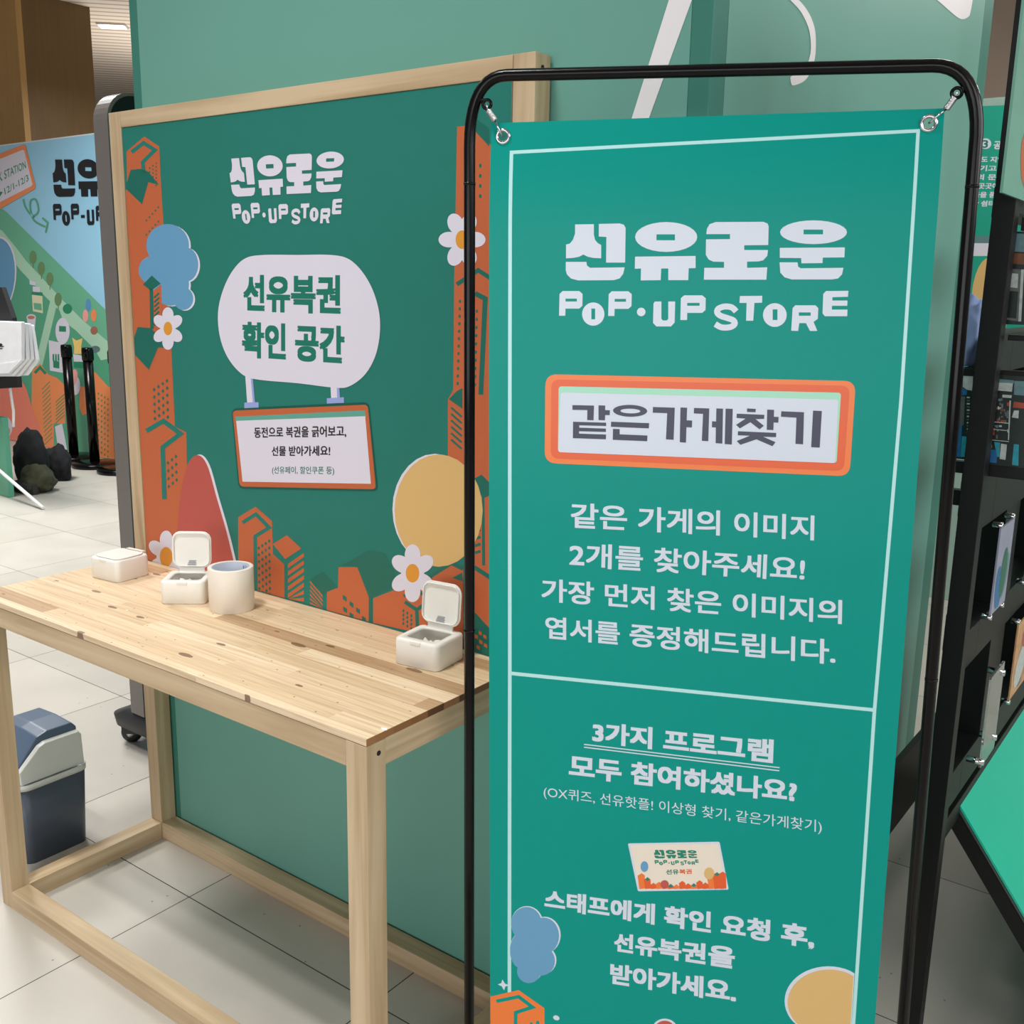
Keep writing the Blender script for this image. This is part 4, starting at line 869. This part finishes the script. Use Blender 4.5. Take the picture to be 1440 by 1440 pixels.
# a clear acrylic plate edge-on at the nearest lower bay
bm = bmesh.new(); add_box(bm, rel((0.684, 0.885, 0.575), tr), rel((0.688, 0.995, 0.75), tr)); link('acrylic_plate', mesh_from(bm, ACR), t)
for y_, z_ in ((0.89, 0.585), (0.985, 0.73), (0.985, 0.60)):
    bm = bmesh.new(); lathe(bm, [(0, 0), (0.006, 0), (0.006, 0.03), (0, 0.03)], 16); b_ = link('standoff_bolt', mesh_from(bm, CHROME), t); b_.location = rel((0.662, y_, z_), tr); b_.rotation_euler = (0, math.pi/2, 0)
# sloped green base panel and its frame
SLOPE = mat('rack_slope_green', (36, 196, 164), 0.25, mottle=0.01)
A0 = at_y(1334, 1110, 0.92); D0 = (at_y(1440, 1291, 0.92)-A0).normalized(); Lp = 0.62
def slab(name, p, d1, l1, d2, l2, th, m):
    n = d1.cross(d2).normalized(); n = n if n.z > 0 else -n
    bm = bmesh.new(); lo = [p-tr, p+d1*l1-tr, p+d1*l1+d2*l2-tr, p+d2*l2-tr]
    loft(bm, [[tuple(q-n*th) for q in lo], [tuple(q) for q in lo]], smooth=False); return link(name, mesh_from(bm, m), t)
yd = V((0, 1, 0)); slab('sloped_panel', A0+V((0.003, 0.003, 0)), D0, Lp, yd, 1.02, 0.004, SLOPE)
slab('panel_edge', A0+V((0, 0, -0.0045)), D0, Lp+0.003, yd, 1.03, 0.004, mat('panel_edge_grey', (70, 78, 76), 0.4))
slab('slope_bar', A0+V((0, 0.0, -0.009)), D0, Lp, yd, 0.03, 0.03, RKM); slab('slope_bar', A0+V((0, 1.0, -0.009)), D0, Lp, yd, 0.03, 0.03, RKM)
rk('side_beam', (0.63, 0.783, 0.45), (0.655, 1.95, 0.49)); 
rk('base_beam', (0.43, 1.95, 0), (1.5, 1.98, 0.03)); rk('base_beam', (0.663, 1.955, 0.03), (0.70, 1.975, 0.06))
# pale blue cloth bundle lying on the rack beam
pc = at_y(1364, 470, 1.0)
bm = bmesh.new(); bmesh.ops.create_icosphere(bm, subdivisions=4, radius=1)
from mathutils import noise
for v in bm.verts:
    n_ = noise.noise(v.co*2.2)*0.28+noise.noise(v.co*5)*0.12; v.co = v.co*(1+n_); v.co.x *= 0.026; v.co.y *= 0.03; v.co.z *= 0.062
zl = min(v.co.z for v in bm.verts)
for v in bm.verts: v.co.z = max(v.co.z, zl*0.8)
cz = zy(1364, 519, Yf)
for z0, z1 in ((cz-0.012, cz),): rk('shelf', (behind_pole(518), Yf+0.018, z0), (0.63, 0.95, z1))
cl_o = link('cloth_bundle', mesh_from(bm, mat('cloth_blue', (152, 174, 222), 0.9, mottle=0.08, mscale=20), True), None, (at_y(1364, 470, 0.87).x, 0.87, cz-zl*0.8+0.001)); tag(cl_o, 'crumpled pale blue cloth on the rack shelf between the two black uprights', 'cloth')

# ------------------------------------------------------------------ far right partition with teal sign
YF = 4.0
pa = at_y(1352, 148, YF)
far = empty('info_partition', (pa.x+0.4, YF, 0), 'far grey green partition with teal text sign seen right of the banner', 'partition')
fl_ = far.location
box_part('panel', rel((-1.1, YF, 0), fl_), rel((2.2, YF+0.05, pa.z+0.02), fl_), mat('partition_grey_green', (150, 176, 166), 0.5), far, 0.002)
fa = Art((0, YF-0.001, 0), (1, 0, 0), (0, 0, 1))
FT = mat('far_teal', (28, 158, 134), 0.45, mottle=0); 
fa.add([(1300, 152), (1440, 147), (1440, 332), (1300, 332)], FT, 1); fa.add([(1300, 359), (1440, 359), (1440, 520), (1300, 520)], FT, 1); fa.add([(1300, 332), (1440, 332), (1440, 342), (1300, 342)], mat('far_grey', (96, 130, 132), 0.45), 1); fa.add([(1300, 342), (1440, 342), (1440, 360), (1300, 360)], P_WHITE, 2)
fa.add(ell(1392, 428, 26, 66), P_SAND, 2)
fa.add(ell(1386, 202, 8, 7.5), P_WHITE, 2); fa.text('3', [(1382, 197), (1390, 197), (1389, 208), (1381, 208)], P_TEALTXT, 3, 0.02)
fa.text('공간', [(1398, 198), (1420, 198), (1420, 210), (1397, 210)], P_WHITE, 2, 0.03)
for k_, (s, x_) in enumerate((('선유도 지역', 1354), ('여기고 나', 1361), ('만의 문화', 1358), ('거리 곳곳에', 1350), ('사람들을 품', 1347), ('편안한 쉼터', 1346))):
    yy = 220+k_*12.4; fa.text(s, [(x_+6-k_, yy), (x_+58-k_, yy), (x_+57-k_, yy+8.5), (x_+5-k_, yy+8.5)], P_WHITE, 2, 0.03)
fa.finish('sign_print', far)

# ------------------------------------------------------------------ mural wall at the far left
YM = 3.66
mural = empty('mural_wall', (-7.0, YM+0.02, 0), 'light blue mural backdrop wall with map artwork behind the black stanchions', 'mural wall')
ml = mural.location
M_SKY = mat('mural_sky', (150, 204, 232), 0.25, mottle=0.01, mscale=2); M_GRN = mat('mural_green', (104, 178, 144), 0.3, mottle=0); M_GRN2 = mat('mural_mid_green', (84, 164, 130), 0.3, mottle=0); M_PATH = mat('mural_path', (172, 214, 186), 0.3, mottle=0); M_ORG = mat('mural_orange', (238, 142, 88), 0.3, mottle=0); M_OLV = mat('mural_olive', (104, 140, 92), 0.3, mottle=0); M_CREAM = mat('mural_cream', (224, 222, 186), 0.3, mottle=0); M_PINK = mat('mural_pink', (240, 164, 158), 0.3, mottle=0); M_CORAL = mat('mural_coral', (238, 132, 110), 0.3, mottle=0); M_BALL = mat('mural_ball_blue', (90, 144, 196), 0.3, mottle=0); M_DK = mat('mural_deep_green', (36, 136, 98), 0.3, mottle=0)
ztop = at_y(66, 195, YM).z
xl, xr = -9.2, -4.2
box_part('backing', rel((xl, YM, 0), ml), rel((xr, YM+0.06, ztop), ml), mat('mural_core', (220, 226, 230), 0.5), mural, 0.01)
mu = Art((0, YM-0.001, 0), (1, 0, 0), (0, 0, 1)); mu.stag = 3e-6
mu.addL([[(xl, 0.002), (xr, 0.002), (xr, ztop-0.012), (xl, ztop-0.012)]], M_SKY, 0)
S = 10  # metres-scale layers are spread a little wider so far away
def Mm(pts, m, layer=1):
    uv = [mu.uv(p) for p in pts]; mu.addL([[(min(max(q.x, xl), xr), min(max(q.y, 0.003), ztop-0.013)) for q in uv]], m, layer*S)
ca, cb2 = crop(0, 180, 5.143), crop(0, 400, 4.5)
Mm([(-80, 240), (8, 297), (148, 435), (260, 545), (260, 680), (-80, 680)], M_GRN, 1)
Mm([(-80, 290), (0, 320), (32, 372), (60, 405), (100, 445), (150, 500), (260, 600), (260, 680), (-80, 680)], M_GRN2, 1.2)
Mm(mp(ca, [(-60, 690), (20, 745), (110, 855), (190, 960), (330, 1110), (460, 1250), (600, 1390), (800, 1560), (800, 1640), (560, 1440), (430, 1320), (300, 1190), (150, 1030), (20, 860), (-60, 790)]), M_PATH, 1.5)
Mm(mp(cb2, [(320, 100), (365, 110), (270, 510), (220, 520)]), M_PATH, 1.5); Mm(mp(cb2, [(380, 170), (430, 160), (600, 330), (680, 380), (690, 470), (640, 480), (600, 410), (480, 290), (400, 230)]), M_PATH, 1.5)
for x_, y_ in ((240, 935), (300, 1015), (362, 1092), (422, 1240)):
    Mm(mp(ca, ell(x_, y_, 26, 48)), M_OLV, 2); Mm(mp(ca, [(x_-3, y_+20), (x_+5, y_+20), (x_+5, y_+78), (x_-1, y_+78)]), M_OLV, 2.2)
Mm(mp(ca, ell(490, 1308, 34, 36)), M_DK, 2)
for x_, y_, m_ in ((640, 1280, M_BALL), (620, 1358, M_PINK), (680, 1355, M_ORG)): Mm(mp(ca, ell(x_, y_, 20, 45)), m_, 2)
Mm(mp(ca, ell(682, 1465, 26, 30)), mat('mural_brown', (160, 104, 84), 0.3), 2); Mm(mp(cb2, ell(605, 410, 30, 22)), mat('mural_pond', (92, 120, 120), 0.3), 2)
# little buildings, cup, market hall, flower
Mm(mp(ca, [(232, 1195), (308, 1200), (312, 1340), (240, 1325)]), M_CREAM, 2); Mm(mp(ca, [(245, 1265), (302, 1270), (305, 1320), (250, 1310)]), M_GRN, 2.4); Mm(mp(ca, [(230, 1185), (310, 1190), (310, 1215), (230, 1205)]), M_DK, 2.3); Mm(mp(ca, [(238, 1145), (290, 1150), (292, 1188), (240, 1184)]), P_WHITE, 2.4); Mm(mp(ca, [(215, 1100), (262, 1115), (258, 1140), (218, 1132)]), P_WHITE, 2.4)
Mm(mp(ca, [(195, 1365), (262, 1365), (255, 1450), (205, 1450)]), P_WHITE, 2.4); Mm(mp(ca, ell(228, 1368, 34, 22)), P_WHITE, 2.5); Mm(mp(ca, ell(228, 1370, 26, 13)), mat('mural_tea', (186, 124, 96), 0.3), 2.6)
Mm(mp(cb2, ell(398, 295, 45, 84)), P_WHITE, 2.4); Mm(mp(cb2, [(376, 262), (420, 265), (420, 300), (376, 298)]), M_DK, 2.6)
Mm(mp(cb2, [(310, 352), (400, 372), (400, 560), (318, 545)]), P_WHITE, 2.4); Mm(mp(cb2, [(338, 480), (378, 488), (378, 532), (340, 526)]), M_DK, 2.6)
for x_ in (340, 356, 372): Mm(mp(cb2, [(x_-5, 440), (x_+5, 442), (x_+6, 485), (x_-5, 483)]), M_DK, 2.6)
Mm(mp(cb2, [(458, 335), (485, 355), (525, 340), (515, 400), (525, 440), (470, 440), (472, 395)]), mat('mural_yellow', (244, 206, 120), 0.3), 2.4); Mm(mp(cb2, [(465, 440), (545, 455), (545, 490), (470, 490)]), P_WHITE, 2.4); Mm(mp(cb2, [(470, 488), (560, 490), (560, 530), (470, 525)]), M_DK, 2.5)
# blocks along the lower edge
Mm(mp(cb2, [(205, 545), (255, 500), (310, 570), (360, 590), (415, 640), (415, 1070), (200, 1045)]), M_ORG, 2); Mm(mp(cb2, [(415, 880), (340, 880), (345, 1060), (425, 1075)]), M_GRN2, 2.2)
Mm(strokepoly(mp(cb2, [(222, 560), (256, 525), (292, 565)]), 4), M_DK, 2.4)
for k_ in range(14): Mm(mp(cb2, [(268+k_*1.2, 660+k_*27), (318+k_*1.2, 610+k_*27), (318+k_*1.2, 618+k_*27), (268+k_*1.2, 668+k_*27)]), M_OLV, 2.3)
for k_ in range(7): Mm(mp(cb2, [(355, 740+k_*22), (410, 690+k_*22), (410, 699+k_*22), (355, 749+k_*22)]), M_OLV, 2.4)
Mm(mp(cb2, [(590, 555), (640, 545), (690, 640), (800, 600), (850, 1120), (600, 1100)]), M_ORG, 2); Mm(mp(cb2, [(600, 550), (650, 500), (700, 470), (760, 600), (690, 650)]), M_GRN2, 2.2)
for r_ in range(12):
    for q_ in range(4): Mm(mp(cb2, ell(625+q_*20, 690+q_*12+r_*33, 5, 8, n=8)), M_OLV, 2.4)
Mm(mp(cb2, [(505, 640), (585, 660), (585, 800), (525, 830), (505, 780)]), M_ORG, 2.1); Mm(mp(cb2, ell(468, 590, 24, 55, 10)), M_PINK, 2.4); Mm(mp(cb2, ell(480, 640, 30, 60)), P_WHITE, 2.3)
Mm(mp(cb2, [(350, 900), (395, 880), (430, 1060), (370, 1040)]), P_WHITE, 2.6)
Mm(mp(cb2, smooth_open([(-60, 1040), (-20, 700), (40, 610), (100, 590), (160, 640), (205, 780), (250, 900), (275, 1020)], 4)), M_CORAL, 2.6)
Mm(mp(cb2, ell(30, 905, 50, 70)), P_WHITE, 3); Mm(mp(cb2, ell(45, 930, 22, 28)), P_YOLK, 3.2)
Mm(mp(ca, ell(-30, 1080, 150, 300, 6)), P_WHITE, 2.5); Mm(mp(ca, ell(-36, 1085, 145, 292, 6)), P_BLUE, 2.7)
# framed notice and the wordmark
Mm(rquad(mp(ca, [(-160, 245), (185, 115), (265, 435), (-160, 680)]), 4), M_ORG, 3); Mm(rquad(mp(ca, [(-160, 290), (176, 155), (240, 415), (-160, 620)]), 3), P_WHITE, 3.2)
Art.STEP = 0.00012*S
mu.text('UK STATION', mp(ca, [(-40, 340), (185, 235), (195, 290), (-40, 412)]), M_DK, 3.5, 0.03); mu.text('▶12/1-12/3', mp(ca, [(-20, 455), (205, 325), (215, 385), (-12, 520)]), M_DK, 3.5, 0.03)
Art.STEP = 0.00012
Mm(strokepoly(mp(ca, smooth_open([(170, 515), (190, 580), (240, 635), (280, 600), (262, 520), (225, 525), (222, 590), (250, 670), (330, 715)], 4)), 2.6), M_GRN2, 2); Mm(strokepoly(mp(ca, [(308, 650), (348, 685), (332, 758)]), 2.6), M_GRN2, 2)
put_logo(mu, homography(LOGO_ANCHOR, mp(ca, [(390, 410), (1055, 352), (1068, 640), (392, 665)])), P_INK, 3*S, True)
mu.finish('mural_print', mural)

# ------------------------------------------------------------------ stanchions in front of the mural
def stanchion(px, py, label, first=None):
    p = at_z(px, py, 0)
    if first is None:
        t = empty('stanchion', (p.x, p.y, 0), label, 'stanchion', None)
        bm = bmesh.new(); lathe(bm, [(0, 0), (0.165, 0), (0.172, 0.004), (0.172, 0.028), (0.165, 0.036), (0.05, 0.044), (0, 0.044)], 40); link('base', mesh_from(bm, BLACK), t)
        bm = bmesh.new(); lathe(bm, [(0, 0.04), (0.037, 0.04), (0.037, 0.82), (0, 0.82)], 24); link('pole', mesh_from(bm, BLACK), t)
        bm = bmesh.new(); lathe(bm, [(0, 0.82), (0.042, 0.82), (0.042, 0.905), (0.038, 0.918), (0, 0.92)], 24); add_box(bm, (-0.05, -0.02, 0.83), (-0.03, 0.02, 0.90)); add_box(bm, (0.03, -0.02, 0.83), (0.05, 0.02, 0.90)); link('belt_head', mesh_from(bm, BLACK), t)
        return t
    r = first.copy(); COL.objects.link(r); r.location = (p.x, p.y, 0); r['label'] = label
    for ch in first.children:
        c = ch.copy(); COL.objects.link(c); c.parent = r
    return r
st0 = stanchion(104.5, 646, 'leftmost black crowd stanchion before the mural wall')
stanchion(134, 656, 'second black stanchion, its base overlapping the leftmost one', st0)
stanchion(170, 664, 'black stanchion mostly hidden behind the grey kiosk edge', st0)

# ------------------------------------------------------------------ far left: pedestal, easel with bags, coat and backpack
PED = mat('pedestal_green', (84, 156, 128), 0.4, mottle=0.01)
pp = at_z(12.5, 700, 0); ph_ = at_y(8, 588, pp.y).z
bm = bmesh.new(); add_box(bm, (-0.6, 0, 0), (0, 0.04, ph_)); bevel(bm, 0.004)
t = link('room_divider', mesh_from(bm, PED), None, (pp.x, pp.y, 0)); tag(t, 'plain green divider standing on the floor at the left edge of the photo', 'divider')
# easel
YE = 2.05
e0 = at_z(61, 717, 0); YE = e0.y
WMETAL = mat('white_metal', (226, 226, 226), 0.35); 
t = empty('easel', (e0.x-0.3, e0.y, 0), 'white metal easel leg with black board at the far left edge', 'easel')
el = t.location
pA, pB = e0+V((0, 0, 0.012)), at_y(-40, 628, YE+0.02)
bm = bmesh.new(); tube(bm, [pA-el, pB-el], 0.011, 10); link('leg', mesh_from(bm, WMETAL), t)
pC = at_y(4, 520, YE+0.02); pD = at_y(16, 590, YE+0.1)
bm = bmesh.new(); tube(bm, [at_y(10, 520, YE+0.1)-el, at_y(19, 578, YE+0.1)-el, at_y(19, 600, YE+0.1)-el], 0.009, 10); link('leg', mesh_from(bm, WMETAL), t)
bm = bmesh.new(); bq = [at_y(-60, 405, YE+0.06), at_y(2, 404, YE+0.06), at_y(17, 447, YE+0.06), at_y(25, 545, YE+0.06), at_y(-60, 550, YE+0.06)]
loft(bm, [[tuple(p-el) for p in bq], [tuple(p-el+V((0, 0.03, 0))) for p in bq]], smooth=False); link('board', mesh_from(bm, mat('easel_black', (16, 16, 18), 0.6)), t)
bm = bmesh.new(); tube(bm, [V((pB.x, pB.y, pB.z))-el, V((bq[4].x, bq[4].y, bq[4].z+0.1))-el], 0.011, 10); link('leg', mesh_from(bm, WMETAL), t)
# stack of white bags hanging on it
BAGM = mat('bag_white', (214, 216, 220), 0.55, mottle=0.04, mscale=12)
c0_ = crop(0, 380, 8)
bags = []
outl = [[(-300, 560), (240, 580), (240, 1010), (85, 1165), (-300, 1170)], [(-300, 555), (275, 595), (300, 1000), (130, 1190), (-300, 1190)], [(-300, 550), (310, 600), (350, 1000), (200, 1195), (-300, 1195)], [(-300, 550), (345, 615), (408, 1015), (285, 1185), (-300, 1195)]]
for k_, ol in enumerate(outl):
    Yk = YE-0.075+0.03*k_; bm = bmesh.new(); P3 = [at_y(*c0_(p), Yk) for p in ol]; ctr = sum(P3, V())/len(P3)
    loft(bm, [[tuple(p) for p in P3], [tuple(p+V((0, 0.024, 0))) for p in P3]], smooth=False); bevel(bm, 0.006, 2)
    o = link('white_bag', mesh_from(bm, BAGM))
    me = o.data
    for v in me.vertices: v.co -= ctr
    o.location = ctr
    tag(o, ['front white printed bag hanging on the easel at the left edge', 'second white bag from the front of the hanging easel stack', 'third white bag from the front of the hanging easel stack', 'rearmost white bag of the hanging stack on the easel'][k_], 'bag', 'white bags on the easel')
    if k_ == 0:
        a = Art((0, Yk-0.001, 0), (1, 0, 0), (0, 0, 1)); a.text('선유로운', [(-72, 482), (5.5, 482.5), (5.5, 491), (-72, 490.5)], P_INK, 2, 0.05); a.o = V((-ctr.x+0, Yk-0.001-ctr.y, -ctr.z)) if False else a.o
        pr_ = a.finish('bag_print', None); 
        for v in pr_.data.vertices: v.co -= ctr
        pr_.parent = o
        bm = bmesh.new(); fq = [at_y(*c0_(p), Yk-0.004) for p in ((-300, 1090), (110, 1040), (238, 1012), (90, 1160), (-300, 1165))]
        loft(bm, [[tuple(p-ctr) for p in fq], [tuple(p-ctr+V((0, 0.004, 0))) for p in fq]], smooth=False); link('folded_bottom', mesh_from(bm, BAGM), o)
# dark coat heap and olive backpack on the floor
def lump(name, c, s, m, label, cat, seed, sq=0.0):
    bm = bmesh.new(); bmesh.ops.create_icosphere(bm, subdivisions=4, radius=1)
    for v in bm.verts:
        q = v.co*1.0+V((seed, seed*2, 0)); n_ = noise.noise(q*1.6)*0.25+noise.noise(q*3.7)*0.14+noise.noise(q*8)*0.05; v.co *= (1+n_); v.co = V((v.co.x*s[0], v.co.y*s[1], v.co.z*s[2]))
    zl = min(v.co.z for v in bm.verts)*0.6
    for v in bm.verts: v.co.z = max(v.co.z, zl)-zl
    ex_ = [max(abs(v.co[i]) for v in bm.verts) for i in range(3)]
    for v in bm.verts: v.co = V((v.co.x*s[0]/ex_[0], v.co.y*s[1]/ex_[1], v.co.z*s[2]/ex_[2]))
    o = link(name, mesh_from(bm, m, True), None, c); tag(o, label, cat); return o
COAT = mat('coat_black', (18, 19, 22), 0.9, mottle=0.1, mscale=12); OLV = mat('olive_nylon', (60, 60, 40), 0.8, mottle=0.12, mscale=14)
pq = at_z(20, 684, 0); lump('coat', (pq.x, pq.y+0.14, 0), (0.13, 0.12, 0.40), COAT, 'black coat heaped on the floor behind the green divider', 'coat', 3)
pq = at_z(46, 692, 0)
bp_ = lump('backpack', (pq.x, pq.y+0.04, 0), (0.15, 0.12, 0.20), OLV, 'olive backpack slumped on the floor in front of the black coat', 'backpack', 9)
bm = bmesh.new(); loft(bm, [[(x-0.0, y-0.08, 0.005) for x, y in rrect(0.22, 0.09, 0.03)], [(x, y-0.08, 0.075) for x, y in rrect(0.23, 0.10, 0.03)]]); bevel(bm, 0.008); link('front_pocket', mesh_from(bm, mat('pack_dark', (44, 46, 44), 0.8, mottle=0.1)), bp_)
bm = bmesh.new(); tube(bm, [(-0.09, -0.17, 0.17), (-0.075, -0.19, 0.12), (-0.085, -0.19, 0.06), (-0.06, -0.18, 0.04)], 0.008, 8); link('strap', mesh_from(bm, mat('strap_pale', (176, 168, 148), 0.7)), bp_)
pq = at_z(51, 678, 0); lump('jacket', (pq.x+0.03, pq.y+0.16, 0.0), (0.12, 0.09, 0.27), COAT, 'dark jacket bundle slumped behind the olive backpack', 'jacket', 14)
